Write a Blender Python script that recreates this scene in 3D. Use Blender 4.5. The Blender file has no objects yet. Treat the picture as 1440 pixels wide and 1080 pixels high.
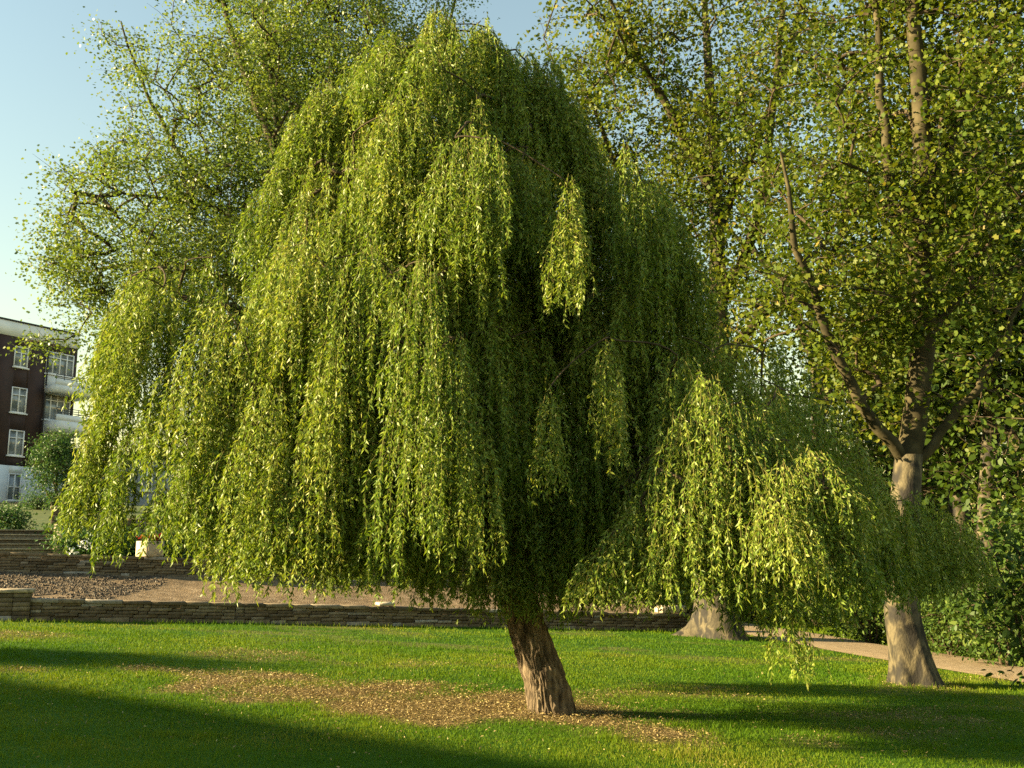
import bpy, math, random
import numpy as np
from mathutils import Vector

random.seed(7)
RNG = np.random.default_rng(11)
SC = bpy.context.scene
COL = SC.collection
PI = math.pi

# ------------------------------------------------------------------ camera
W, H, F = 1440.0, 1080.0, 1400.0
EYE = np.array([0.0, 0.0, 1.6])
PITCH = math.atan(242.0 / F)
CP, SP = math.cos(PITCH), math.sin(PITCH)

def ray(px, py):
    a, b = px - W / 2, H / 2 - py
    return np.array([a, F * CP - b * SP, F * SP + b * CP])

def P(px, py, d):
    """World point at distance d (along y) seen at photo pixel px,py: used to take real positions and sizes from the photo."""
    r = ray(px, py)
    return EYE + r * (d / r[1])

cam_d = bpy.data.cameras.new("camera")
cam = bpy.data.objects.new("camera", cam_d)
COL.objects.link(cam)
cam.location = EYE
cam.rotation_euler = (PI / 2 + PITCH, 0, 0)
cam_d.sensor_width = 36
cam_d.lens = 36 * F / W
cam_d.clip_end = 3000
SC.camera = cam

# ------------------------------------------------------------------ light
SUN_EL, SUN_FRONT = math.radians(16), math.radians(7)
S = np.array([-math.cos(SUN_EL) * math.cos(SUN_FRONT), -math.cos(SUN_EL) * math.sin(SUN_FRONT), math.sin(SUN_EL)])
sd = bpy.data.lights.new("sun", 'SUN')
sd.energy = 5.0
sd.angle = math.radians(0.5)
sd.color = (1.0, 0.79, 0.45)
so = bpy.data.objects.new("sun", sd)
COL.objects.link(so)
so.rotation_euler = Vector(-S).to_track_quat('-Z', 'Y').to_euler()

w = bpy.data.worlds.new("World")
SC.world = w
w.use_nodes = True
nt = w.node_tree
bg = nt.nodes["Background"]
sky = nt.nodes.new("ShaderNodeTexSky")
sky.sky_type = 'NISHITA'
sky.sun_disc = False
sky.sun_elevation = SUN_EL
sky.sun_rotation = math.atan2(S[0], S[1])
sky.air_density = 1.95
sky.dust_density = 0.1
sky.ozone_density = 1.5
nt.links.new(sky.outputs[0], bg.inputs[0])
bg.inputs[1].default_value = 0.055

SC.view_settings.view_transform = 'Standard'
SC.view_settings.look = 'None'
SC.view_settings.exposure = 2.25
SC.view_settings.gamma = 1
SC.cycles.max_bounces = 8
SC.cycles.diffuse_bounces = 1
SC.cycles.glossy_bounces = 2
SC.cycles.transmission_bounces = 4
SC.cycles.use_denoising = False
SC.cycles.sample_clamp_indirect = 3

# ------------------------------------------------------------------ numpy helpers
def _hash(ix, iy, seed):
    h = (ix.astype(np.int64) * 374761393 + iy.astype(np.int64) * 668265263 + seed * 982451653) & 0x7fffffff
    h = ((h ^ (h >> 13)) * 1274126177) & 0x7fffffff
    h = h ^ (h >> 16)
    return (h & 0xffff) / 65535.0

def vn(x, y, seed=0):
    x = np.asarray(x, float); y = np.asarray(y, float)
    ix, iy = np.floor(x), np.floor(y)
    fx, fy = x - ix, y - iy
    fx = fx * fx * (3 - 2 * fx); fy = fy * fy * (3 - 2 * fy)
    a = _hash(ix, iy, seed); b = _hash(ix + 1, iy, seed)
    c = _hash(ix, iy + 1, seed); d = _hash(ix + 1, iy + 1, seed)
    return (a * (1 - fx) + b * fx) * (1 - fy) + (c * (1 - fx) + d * fx) * fy

def fbm(x, y, seed=0, o=4):
    s, a, t = 0, 1.0, 0
    for k in range(o):
        s = s + a * vn(x * 2 ** k, y * 2 ** k, seed + k); t += a; a *= .5
    return s / t

def norm(v):
    return v / np.maximum(np.linalg.norm(v, axis=-1, keepdims=True), 1e-9)

def link(o, parent=None):
    COL.objects.link(o)
    if parent is not None:
        o.parent = parent
    return o

def mesh(name, verts, faces, mat, parent=None, smooth=False, var=None, vattr=None):
    """faces: int array (n,k), or a list of such arrays. One mesh object."""
    fl = faces if isinstance(faces, list) else [faces]
    fl = [np.asarray(f) for f in fl if len(f)]
    me = bpy.data.meshes.new(name)
    verts = np.asarray(verts, np.float32)
    me.vertices.add(len(verts))
    me.vertices.foreach_set("co", verts.ravel())
    idx = np.concatenate([f.ravel() for f in fl]).astype(np.int32)
    cnt = np.concatenate([np.full(len(f), f.shape[1]) for f in fl])
    me.loops.add(len(idx))
    me.loops.foreach_set("vertex_index", idx)
    me.polygons.add(len(cnt))
    st = np.concatenate([[0], np.cumsum(cnt)[:-1]]).astype(np.int32)
    me.polygons.foreach_set("loop_start", st)
    if smooth:
        me.polygons.foreach_set("use_smooth", np.ones(len(cnt), bool))
    if var is not None:
        a = me.attributes.new("var", 'FLOAT', 'FACE')
        a.data.foreach_set("value", np.asarray(var, np.float32))
    if vattr is not None:
        for k, v in vattr.items():
            a = me.attributes.new(k, 'FLOAT', 'POINT')
            a.data.foreach_set("value", np.asarray(v, np.float32))
    me.update(calc_edges=True)
    me.materials.append(mat)
    return link(bpy.data.objects.new(name, me), parent)

def tag(o, label=None, cat=None, group=None, kind=None):
    if label: o["label"] = label
    if cat: o["category"] = cat
    if group: o["group"] = group
    if kind: o["kind"] = kind
    return o

def empty(name, loc):
    o = bpy.data.objects.new(name, None)
    o.empty_display_size = .2
    link(o)
    return o

class Geo:
    """Collects boxes and tubes into one mesh."""
    def __init__(self):
        self.v, self.q, self.n, self.var = [], [], 0, []
    def add(self, v, q, var=None):
        v = np.asarray(v, float).reshape(-1, 3); q = np.asarray(q)
        self.v.append(v); self.q.append(q + self.n); self.n += len(v)
        self.var.append(np.full(len(q), random.random()) if var is None else np.full(len(q), var))
    def box(self, o, ex, ey, ez, var=None):
        """box from corner o with edge vectors ex, ey, ez"""
        o, ex, ey, ez = (np.asarray(a, float) for a in (o, ex, ey, ez))
        c = [o, o + ex, o + ex + ey, o + ey, o + ez, o + ex + ez, o + ex + ey + ez, o + ey + ez]
        self.add(c, [[3, 2, 1, 0], [4, 5, 6, 7], [0, 1, 5, 4], [1, 2, 6, 5], [2, 3, 7, 6], [3, 0, 4, 7]], var)
    def tube(self, pts, rad, sides=6, var=None):
        v, q = tubes(np.asarray(pts, float)[None], np.asarray(rad, float)[None], sides)
        self.add(v, q, var)
    def build(self, name, mat, parent=None, smooth=False, bevel=0):
        o = mesh(name, np.concatenate(self.v), np.concatenate(self.q), mat, parent, smooth, np.concatenate(self.var))
        if bevel:
            m = o.modifiers.new("bevel", 'BEVEL'); m.width = bevel; m.segments = 1; m.limit_method = 'ANGLE'
        return o

def tubes(pts, rad, sides=5):
    """pts (B,K,3), rad (B,K) -> verts, quads of B open tubes"""
    B, K, _ = pts.shape
    t = norm(np.gradient(pts, axis=1))
    mean = norm(pts[:, -1] - pts[:, 0])
    ref = np.where(np.abs(mean[:, 2:3]) > .8, np.array([[1., .13, 0]]), np.array([[0, .13, 1.]]))
    n1 = norm(np.cross(t, ref[:, None, :]))
    n2 = np.cross(t, n1)
    a = np.arange(sides) * 2 * PI / sides
    v = pts[:, :, None] + rad[:, :, None, None] * (np.cos(a)[None, None, :, None] * n1[:, :, None] + np.sin(a)[None, None, :, None] * n2[:, :, None])
    base = (np.arange(B) * K * sides)[:, None, None]
    i = np.arange(K - 1)[None, :, None] * sides
    j = np.arange(sides)[None, None, :]
    j2 = (j + 1) % sides
    q = np.stack([base + i + j, base + i + j2, base + i + sides + j2, base + i + sides + j], -1).reshape(-1, 4)
    return v.reshape(-1, 3), q

KITE = np.array([(0, 0, 0), (.42, .5, .06), (1, 0, -.03), (.42, -.5, .06)])
LOBED = np.array([(0, 0, 0), (.08, .46, .05), (.42, .3, .0), (.55, .56, .06), (1, 0, -.06), (.55, -.56, .06), (.42, -.3, .0), (.08, -.46, .05)])
OVAL = np.array([(0, 0, 0), (.3, .42, .05), (.7, .34, .03), (1, 0, -.05), (.7, -.34, .03), (.3, -.42, .05)])

def leaves(pos, d, nrm, ln, wd, shape):
    """leaf polygons at pos along d, face roughly along nrm"""
    d = norm(d)
    s = norm(np.cross(d, nrm)); n = np.cross(s, d)
    v = (pos[:, None] + (shape[None, :, 0:1] * ln[:, None, None]) * d[:, None]
         + (shape[None, :, 1:2] * wd[:, None, None]) * s[:, None] + (shape[None, :, 2:3] * ln[:, None, None]) * n[:, None])
    k = len(shape)
    return v.reshape(-1, 3), np.arange(len(pos) * k).reshape(-1, k)

def rnd_dir(n):
    return norm(RNG.normal(size=(n, 3)))

# ------------------------------------------------------------------ materials
def nodemat(name):
    m = bpy.data.materials.new(name); m.use_nodes = True
    t = m.node_tree
    b = t.nodes["Principled BSDF"]
    return m, t, b

def ramp(t, stops, fac):
    r = t.nodes.new("ShaderNodeValToRGB")
    e = r.color_ramp.elements
    while len(e) < len(stops): e.new(.5)
    for k, (p, c) in enumerate(stops):
        e[k].position = p; e[k].color = (*c, 1)
    t.links.new(fac, r.inputs[0])
    return r

def foliage(name, stops, trans=.35, tcol=(1.25, 1.2, .55), rough=.5, spec=.22):
    m, t, b = nodemat(name)
    at = t.nodes.new("ShaderNodeAttribute"); at.attribute_name = "var"
    r = ramp(t, stops, at.outputs["Fac"])
    t.links.new(r.outputs[0], b.inputs["Base Color"])
    b.inputs["Roughness"].default_value = rough
    b.inputs["Specular IOR Level"].default_value = spec
    tr = t.nodes.new("ShaderNodeBsdfTranslucent")
    mul = t.nodes.new("ShaderNodeMix"); mul.data_type = 'RGBA'; mul.blend_type = 'MULTIPLY'; mul.inputs[0].default_value = 1
    t.links.new(r.outputs[0], mul.inputs[6]); mul.inputs[7].default_value = (*tcol, 1)
    t.links.new(mul.outputs[2], tr.inputs[0])
    mx = t.nodes.new("ShaderNodeMixShader"); mx.inputs[0].default_value = trans
    t.links.new(b.outputs[0], mx.inputs[1]); t.links.new(tr.outputs[0], mx.inputs[2])
    t.links.new(mx.outputs[0], t.nodes["Material Output"].inputs[0])
    return m

def noisy(name, stops, scale=8, detail=6, rough=.9, bump=.3, stretch=(1, 1, 1), spec=.2, bscale=None, bdist=.02):
    m, t, b = nodemat(name)
    tc = t.nodes.new("ShaderNodeTexCoord")
    mp = t.nodes.new("ShaderNodeMapping"); mp.inputs["Scale"].default_value = stretch
    t.links.new(tc.outputs["Object"], mp.inputs[0])
    n = t.nodes.new("ShaderNodeTexNoise"); n.inputs["Scale"].default_value = scale; n.inputs["Detail"].default_value = detail
    t.links.new(mp.outputs[0], n.inputs["Vector"])
    r = ramp(t, stops, n.outputs[0])
    t.links.new(r.outputs[0], b.inputs["Base Color"])
    b.inputs["Roughness"].default_value = rough
    b.inputs["Specular IOR Level"].default_value = spec
    if bump:
        n2 = t.nodes.new("ShaderNodeTexNoise"); n2.inputs["Scale"].default_value = bscale or scale * 3; n2.inputs["Detail"].default_value = 5
        t.links.new(mp.outputs[0], n2.inputs["Vector"])
        bp = t.nodes.new("ShaderNodeBump"); bp.inputs["Strength"].default_value = bump; bp.inputs["Distance"].default_value = bdist
        t.links.new(n2.outputs[0], bp.inputs["Height"]); t.links.new(bp.outputs[0], b.inputs["Normal"])
    return m

M = {}
M['willow'] = foliage("willow_leaf", [(0, (.065, .125, .011)), (.5, (.175, .25, .03)), (.88, (.29, .335, .055)), (1, (.38, .37, .10))], .30, (1.25, 1.25, .5), .45, .26)
M['wtwig'] = noisy("willow_twig", [(.3, (.12, .12, .03)), (.7, (.2, .18, .05))], 20, bump=0)
M['plane'] = foliage("plane_leaf", [(0, (.04, .08, .008)), (.5, (.095, .135, .013)), (.9, (.17, .19, .024)), (1, (.24, .19, .045))], .38, (1.25, 1.2, .45), .5, .18)
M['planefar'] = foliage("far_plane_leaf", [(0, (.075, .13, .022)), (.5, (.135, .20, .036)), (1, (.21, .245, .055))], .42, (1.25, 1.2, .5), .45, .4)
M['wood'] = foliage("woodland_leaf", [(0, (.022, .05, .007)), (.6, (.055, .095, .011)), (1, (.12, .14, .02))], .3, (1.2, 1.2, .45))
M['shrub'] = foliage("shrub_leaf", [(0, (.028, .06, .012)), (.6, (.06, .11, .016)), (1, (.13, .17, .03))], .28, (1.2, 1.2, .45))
M['garden'] = foliage("garden_leaf", [(0, (.03, .08, .03)), (.6, (.06, .13, .035)), (1, (.12, .18, .05))], .3)
M['grass'] = foliage("grass_blade", [(0, (.03, .095, .003)), (.45, (.078, .155, .005)), (.8, (.155, .205, .012)), (1, (.30, .25, .055))], .35, (1.2, 1.2, .4), .6, .1)
M['litter'] = foliage("fallen_leaf", [(0, (.13, .095, .045)), (.4, (.23, .172, .075)), (.8, (.34, .265, .11)), (1, (.50, .42, .18))], .12, (1.2, 1, .5), .6, .2)
M['flower_w'] = foliage("white_petal", [(0, (.7, .72, .7)), (1, (.85, .85, .8))], .2, (1, 1, 1))
M['flower_r'] = foliage("red_petal", [(0, (.28, .02, .015)), (1, (.5, .06, .04))], .2, (1, .8, .8))
M['wbark'] = noisy("willow_bark", [(.3, (.04, .03, .018)), (.5, (.14, .106, .066)), (.7, (.24, .19, .122))], 16, 8, bump=1.0, stretch=(1, 1, .2), bscale=30, bdist=.05)
M['limb'] = noisy("limb_bark", [(.3, (.035, .026, .014)), (.7, (.09, .068, .04))], 9, 6, bump=.4)
M['plimb'] = noisy("plane_limb_bark", [(.3, (.025, .021, .01)), (.55, (.055, .046, .021)), (.75, (.11, .09, .046))], 4, 6, bump=.4)

def plane_bark():
    m, t, b = nodemat("plane_bark")
    tc = t.nodes.new("ShaderNodeTexCoord")
    mp = t.nodes.new("ShaderNodeMapping"); mp.inputs["Scale"].default_value = (1, 1, .55)
    t.links.new(tc.outputs["Object"], mp.inputs[0])
    n = t.nodes.new("ShaderNodeTexNoise"); n.inputs["Scale"].default_value = 5.5; n.inputs["Detail"].default_value = 4; n.inputs["Distortion"].default_value = .8
    n2 = t.nodes.new("ShaderNodeTexNoise"); n2.inputs["Scale"].default_value = 40; n2.inputs["Detail"].default_value = 6
    t.links.new(mp.outputs[0], n.inputs["Vector"]); t.links.new(mp.outputs[0], n2.inputs["Vector"])
    r = ramp(t, [(.40, (.014, .011, .006)), (.47, (.03, .025, .012)), (.52, (.058, .047, .023)), (.60, (.115, .094, .048))], n.outputs[0])
    r2 = ramp(t, [(.25, (.6, .6, .6)), (.7, (1.1, 1.1, 1.1))], n2.outputs[0])
    mul = t.nodes.new("ShaderNodeMix"); mul.data_type = 'RGBA'; mul.blend_type = 'MULTIPLY'; mul.inputs[0].default_value = 1
    t.links.new(r.outputs[0], mul.inputs[6]); t.links.new(r2.outputs[0], mul.inputs[7])
    t.links.new(mul.outputs[2], b.inputs["Base Color"])
    b.inputs["Roughness"].default_value = .85
    bp = t.nodes.new("ShaderNodeBump"); bp.inputs["Strength"].default_value = .5; bp.inputs["Distance"].default_value = .02
    ad = t.nodes.new("ShaderNodeMath"); ad.operation = 'ADD'
    t.links.new(n.outputs[0], ad.inputs[0]); t.links.new(n2.outputs[0], ad.inputs[1])
    t.links.new(ad.outputs[0], bp.inputs["Height"]); t.links.new(bp.outputs[0], b.inputs["Normal"])
    return m
M['pbark'] = plane_bark()

def stone_mat(name, stops):
    """each stone has its own tone (face attribute), over grain"""
    m, t, b = nodemat(name)
    at = t.nodes.new("ShaderNodeAttribute"); at.attribute_name = "var"
    r = ramp(t, stops, at.outputs["Fac"])
    tc = t.nodes.new("ShaderNodeTexCoord")
    n = t.nodes.new("ShaderNodeTexNoise"); n.inputs["Scale"].default_value = 14; n.inputs["Detail"].default_value = 7
    t.links.new(tc.outputs["Object"], n.inputs["Vector"])
    r2 = ramp(t, [(.3, (.55, .55, .5)), (.7, (1.15, 1.12, 1.05))], n.outputs[0])
    mul = t.nodes.new("ShaderNodeMix"); mul.data_type = 'RGBA'; mul.blend_type = 'MULTIPLY'; mul.inputs[0].default_value = 1
    t.links.new(r.outputs[0], mul.inputs[6]); t.links.new(r2.outputs[0], mul.inputs[7])
    t.links.new(mul.outputs[2], b.inputs["Base Color"])
    b.inputs["Roughness"].default_value = .9
    bp = t.nodes.new("ShaderNodeBump"); bp.inputs["Strength"].default_value = .5; bp.inputs["Distance"].default_value = .015
    t.links.new(n.outputs[0], bp.inputs["Height"]); t.links.new(bp.outputs[0], b.inputs["Normal"])
    return m
M['stone'] = stone_mat("walling_stone", [(0, (.10, .075, .045)), (.5, (.17, .13, .08)), (.85, (.24, .19, .12)), (1, (.36, .34, .31))])
M['coping'] = stone_mat("coping_stone", [(0, (.34, .27, .18)), (1, (.5, .42, .30))])
M['palestone'] = noisy("pale_stone", [(.3, (.42, .34, .23)), (.7, (.56, .47, .34))], 10, bump=.25)
M['mortar'] = noisy("mortar", [(.3, (.07, .055, .04)), (.7, (.12, .10, .07))], 20, bump=.3)
M['soil'] = noisy("soil", [(.3, (.13, .09, .048)), (.5, (.205, .145, .082)), (.7, (.28, .21, .13))], 5, 9, bump=.8, bscale=30, bdist=.04)
M['gravel'] = stone_mat("gravel_chips", [(0, (.045, .032, .02)), (.8, (.10, .075, .05)), (.96, (.2, .165, .12)), (1, (.36, .32, .26))])
M['path'] = noisy("path_gravel", [(.3, (.27, .20, .12)), (.7, (.38, .29, .18))], 6, 8, bump=.4, bscale=60)
M['terrace'] = noisy("terrace_ground", [(.3, (.05, .08, .02)), (.6, (.10, .12, .03)), (.8, (.16, .13, .07))], 3, 7, bump=.4)
M['white'] = noisy("white_render", [(.3, (.70, .72, .72)), (.7, (.82, .83, .82))], 1.5, 6, bump=.05)
M['annex'] = noisy("grey_render", [(.3, (.20, .22, .23)), (.7, (.28, .29, .29))], 1.5, 6, bump=.05)
M['frame'] = noisy("white_frame_paint", [(.3, (.74, .75, .75)), (.7, (.82, .82, .82))], 6, bump=0)
M['iron'] = noisy("black_iron", [(.3, (.02, .02, .022)), (.7, (.04, .04, .042))], 12, bump=0, rough=.5)

def glass_mat():
    m, t, b = nodemat("window_glass")
    tc = t.nodes.new("ShaderNodeTexCoord")
    n = t.nodes.new("ShaderNodeTexNoise"); n.inputs["Scale"].default_value = 1.2
    t.links.new(tc.outputs["Object"], n.inputs["Vector"])
    r = ramp(t, [(.35, (.12, .145, .16)), (.65, (.36, .39, .4))], n.outputs[0])
    t.links.new(r.outputs[0], b.inputs["Base Color"])
    b.inputs["Roughness"].default_value = .08
    b.inputs["Specular IOR Level"].default_value = .9
    return m
M['glass'] = glass_mat()

def brick_mat(name, c1, c2, mo):
    m, t, b = nodemat(name)
    tc = t.nodes.new("ShaderNodeTexCoord")
    g = t.nodes.new("ShaderNodeTexBrick")
    g.inputs["Scale"].default_value = 1
    g.inputs["Brick Width"].default_value = .22; g.inputs["Row Height"].default_value = .075; g.inputs["Mortar Size"].default_value = .008
    g.inputs["Color1"].default_value = (*c1, 1); g.inputs["Color2"].default_value = (*c2, 1); g.inputs["Mortar"].default_value = (*mo, 1)
    sx = t.nodes.new("ShaderNodeSeparateXYZ"); cx = t.nodes.new("ShaderNodeCombineXYZ"); ad = t.nodes.new("ShaderNodeMath"); ad.operation = 'ADD'
    t.links.new(tc.outputs["Object"], sx.inputs[0])
    t.links.new(sx.outputs[0], ad.inputs[0]); t.links.new(sx.outputs[1], ad.inputs[1])
    t.links.new(ad.outputs[0], cx.inputs[0]); t.links.new(sx.outputs[2], cx.inputs[1])
    t.links.new(cx.outputs[0], g.inputs["Vector"])
    n = t.nodes.new("ShaderNodeTexNoise"); n.inputs["Scale"].default_value = .6; n.inputs["Detail"].default_value = 5
    t.links.new(tc.outputs["Object"], n.inputs["Vector"])
    r2 = ramp(t, [(.3, (.7, .7, .7)), (.7, (1.15, 1.12, 1.1))], n.outputs[0])
    mul = t.nodes.new("ShaderNodeMix"); mul.data_type = 'RGBA'; mul.blend_type = 'MULTIPLY'; mul.inputs[0].default_value = 1
    t.links.new(g.outputs[0], mul.inputs[6]); t.links.new(r2.outputs[0], mul.inputs[7])
    t.links.new(mul.outputs[2], b.inputs["Base Color"]); b.inputs["Roughness"].default_value = .9
    return m
M['brick'] = brick_mat("dark_brick", (.04, .021, .02), (.055, .027, .023), (.05, .04, .036))

def lawn_mat():
    m, t, b = nodemat("lawn_ground")
    tc = t.nodes.new("ShaderNodeTexCoord")
    n = t.nodes.new("ShaderNodeTexNoise"); n.inputs["Scale"].default_value = .8; n.inputs["Detail"].default_value = 8; n.inputs["Roughness"].default_value = .7
    n2 = t.nodes.new("ShaderNodeTexNoise"); n2.inputs["Scale"].default_value = 30; n2.inputs["Detail"].default_value = 6
    for q in (n, n2): t.links.new(tc.outputs["Object"], q.inputs["Vector"])
    r = ramp(t, [(.3, (.022, .075, .004)), (.55, (.045, .11, .006)), (.75, (.085, .13, .012))], n.outputs[0])
    rl = ramp(t, [(.3, (.13, .092, .038)), (.6, (.23, .168, .068)), (.8, (.31, .24, .10))], n2.outputs[0])
    at = t.nodes.new("ShaderNodeAttribute"); at.attribute_name = "dry"
    mx = t.nodes.new("ShaderNodeMix"); mx.data_type = 'RGBA'
    t.links.new(at.outputs["Fac"], mx.inputs[0]); t.links.new(r.outputs[0], mx.inputs[6]); t.links.new(rl.outputs[0], mx.inputs[7])
    t.links.new(mx.outputs[2], b.inputs["Base Color"]); b.inputs["Roughness"].default_value = .95
    b.inputs["Specular IOR Level"].default_value = .1
    bp = t.nodes.new("ShaderNodeBump"); bp.inputs["Strength"].default_value = .6; bp.inputs["Distance"].default_value = .03
    t.links.new(n2.outputs[0], bp.inputs["Height"]); t.links.new(bp.outputs[0], b.inputs["Normal"])
    return m
M['lawn'] = lawn_mat()

# ------------------------------------------------------------------ ground
def g(x, y):
    x = np.asarray(x, float); y = np.asarray(y, float)
    return -0.045 * 25 * np.tanh(x / 25) + .03 * (vn(x * .35, y * .35, 5) - .5)

W0 = np.array([-9.9, 19.2]); WT = norm(np.array([14.2, 5.6])); WN = np.array([-WT[1], WT[0]])
def wallxy(u, s): return W0 + WT * u + WN * s
def side(x, y): return (x - W0[0]) * WN[0] + (y - W0[1]) * WN[1]
def along(x, y): return (x - W0[0]) * WT[0] + (y - W0[1]) * WT[1]

PATH = np.array([(13.2, 2.0), (11.6, 8.0), (10.1, 13.0), (8.75, 17.0), (7.55, 21.2), (6.5, 25.5), (5.2, 31), (2.5, 38)])
def path_dist(x, y):
    best = np.full(np.shape(x), 1e9)
    for a, b in zip(PATH[:-1], PATH[1:]):
        d = b - a; t = np.clip(((x - a[0]) * d[0] + (y - a[1]) * d[1]) / (d @ d), 0, 1)
        best = np.minimum(best, np.hypot(x - a[0] - t * d[0], y - a[1] - t * d[1]))
    return best

def dry(x, y):
    """where fallen leaves and bare earth lie"""
    a = math.radians(-17)
    def ell(cx, cy, rx, ry):
        dx, dy = x - cx, y - cy
        return ((dx * math.cos(a) + dy * math.sin(a)) / rx) ** 2 + ((-dx * math.sin(a) + dy * math.cos(a)) / ry) ** 2
    e = np.minimum(ell(-.75, 11.15, 3.3, 1.4), ell(.9, 10.3, 1.35, .6))
    e = np.minimum(e, ell(-3.0, 12.4, 2.0, .8) + .35)
    n = fbm(x * 1.4, y * 1.4, 3)
    main = np.clip((1.3 - e + (n - .5) * 2.4) * .9, 0, 1)
    faint = np.clip((fbm(x * .5, y * .9, 21) - .555) * 4, 0, .42)
    return np.maximum(main, faint)

def spaced(lo, hi, flo, fhi, step):
    mid = np.arange(flo, fhi + step / 2, step)
    a = [flo - 2 ** k for k in range(0, 12) if flo - 2 ** k > lo]
    b = [fhi + 2 ** k for k in range(0, 12) if fhi + 2 ** k < hi]
    return np.array(sorted([lo] + a + list(mid) + b + [hi]))
gx = spaced(-900, 900, -15, 20, .18); gy = spaced(-300, 1500, 3, 32, .18)
X, Y = np.meshgrid(gx, gy)
Z = g(X, Y)
V = np.stack([X, Y, Z], -1).reshape(-1, 3)
nx, ny = len(gx), len(gy)
i = np.arange(nx - 1)[None, :] + np.arange(ny - 1)[:, None] * nx
Q = np.stack([i, i + 1, i + nx + 1, i + nx], -1).reshape(-1, 4)
tag(mesh("lawn", V, Q, M['lawn'], smooth=True, vattr={"dry": dry(V[:, 0], V[:, 1])}), "green park lawn sloping down to the right, with bare brown patches", "lawn", kind="structure")

# soil bed between the walls, and the terraces behind
BED = 3.5
US = np.linspace(-14, 15.2, 90)
def lowtop(u): q = wallxy(u, 0); return g(q[0], q[1]) + .37
def upbase(u): return 1.24 - .036 * u
def uptop(u): return upbase(u) + .45
def sheet(name, us, ss, zf, mat, sm=True):
    U, Sg = np.meshgrid(us, ss)
    xy = W0[None, None] + U[..., None] * WT + Sg[..., None] * WN
    z = zf(U, Sg)
    v = np.concatenate([xy, z[..., None]], -1).reshape(-1, 3)
    a, b = len(us), len(ss)
    i = np.arange(a - 1)[None, :] + np.arange(b - 1)[:, None] * a
    return mesh(name, v, np.stack([i, i + 1, i + a + 1, i + a], -1).reshape(-1, 4), mat, smooth=sm)
def lowtop_v(u):
    x = W0[0] + WT[0] * u; y = W0[1] + WT[1] * u
    return -0.045 * 25 * np.tanh(x / 25) + .35
def bedz(U, Sg):
    k = Sg / BED
    return (lowtop_v(U) - .02) * (1 - k) + (upbase(U) + .02) * k + .07 * (fbm(U * 1.2, Sg * 1.2, 8) - .5)
tag(sheet("soil_bed", np.linspace(-14, 15.2, 200), np.linspace(.12, BED + .2, 30), bedz, M['soil']), "bare brown soil bed sloping up between the two low stone walls", "soil bed", kind="structure")
ZB = P(20, 716, 62)[2]
def terz(U, Sg):
    base = uptop(U) - .08
    up = np.clip((Sg - 8.0) / 1.3, 0, 1)
    far = np.clip((Sg - 9.3) / 30, 0, 1)
    z2 = 2.2
    return base * (1 - up) + up * (z2 * (1 - far) + ZB * far)
tag(sheet("terrace", np.concatenate([[-60, -40, -25], np.linspace(-14, 18, 40), [24, 30]]), np.concatenate([np.linspace(BED + .15, 10, 24), np.linspace(11, 75, 24)]), terz, M['terrace']), "rough planted terrace rising behind the upper stone wall to the flats", "terrace", kind="structure")

# path
def ribbon(name, pts, half, mat, dz):
    t = np.linspace(0, len(pts) - 1, 90)
    c = np.stack([np.interp(t, np.arange(len(pts)), pts[:, k]) for k in (0, 1)], -1)
    for _ in range(6): c[1:-1] = (c[:-2] + 2 * c[1:-1] + c[2:]) / 4
    d = norm(np.gradient(c, axis=0)); n = np.stack([-d[:, 1], d[:, 0]], -1)
    k = np.linspace(-1, 1, 9)
    hw = half + .12 * (vn(t * 3, t * 0, 4) - .5)
    xy = c[:, None] + n[:, None] * (k[None, :, None] * hw[:, None, None])
    z = g(xy[..., 0], xy[..., 1]) + dz
    z = z - .02 * (np.abs(k)[None] > .99)
    v = np.concatenate([xy, z[..., None]], -1).reshape(-1, 3)
    a, b = 9, len(c)
    i = np.arange(a - 1)[None, :] + np.arange(b - 1)[:, None] * a
    return mesh(name, v, np.stack([i, i + 1, i + a + 1, i + a], -1).reshape(-1, 4), mat, smooth=True)
tag(ribbon("path", PATH, 1.15, M['path'], .03), "pale earth footpath running back beside the plane trees", "path", kind="structure")

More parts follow.
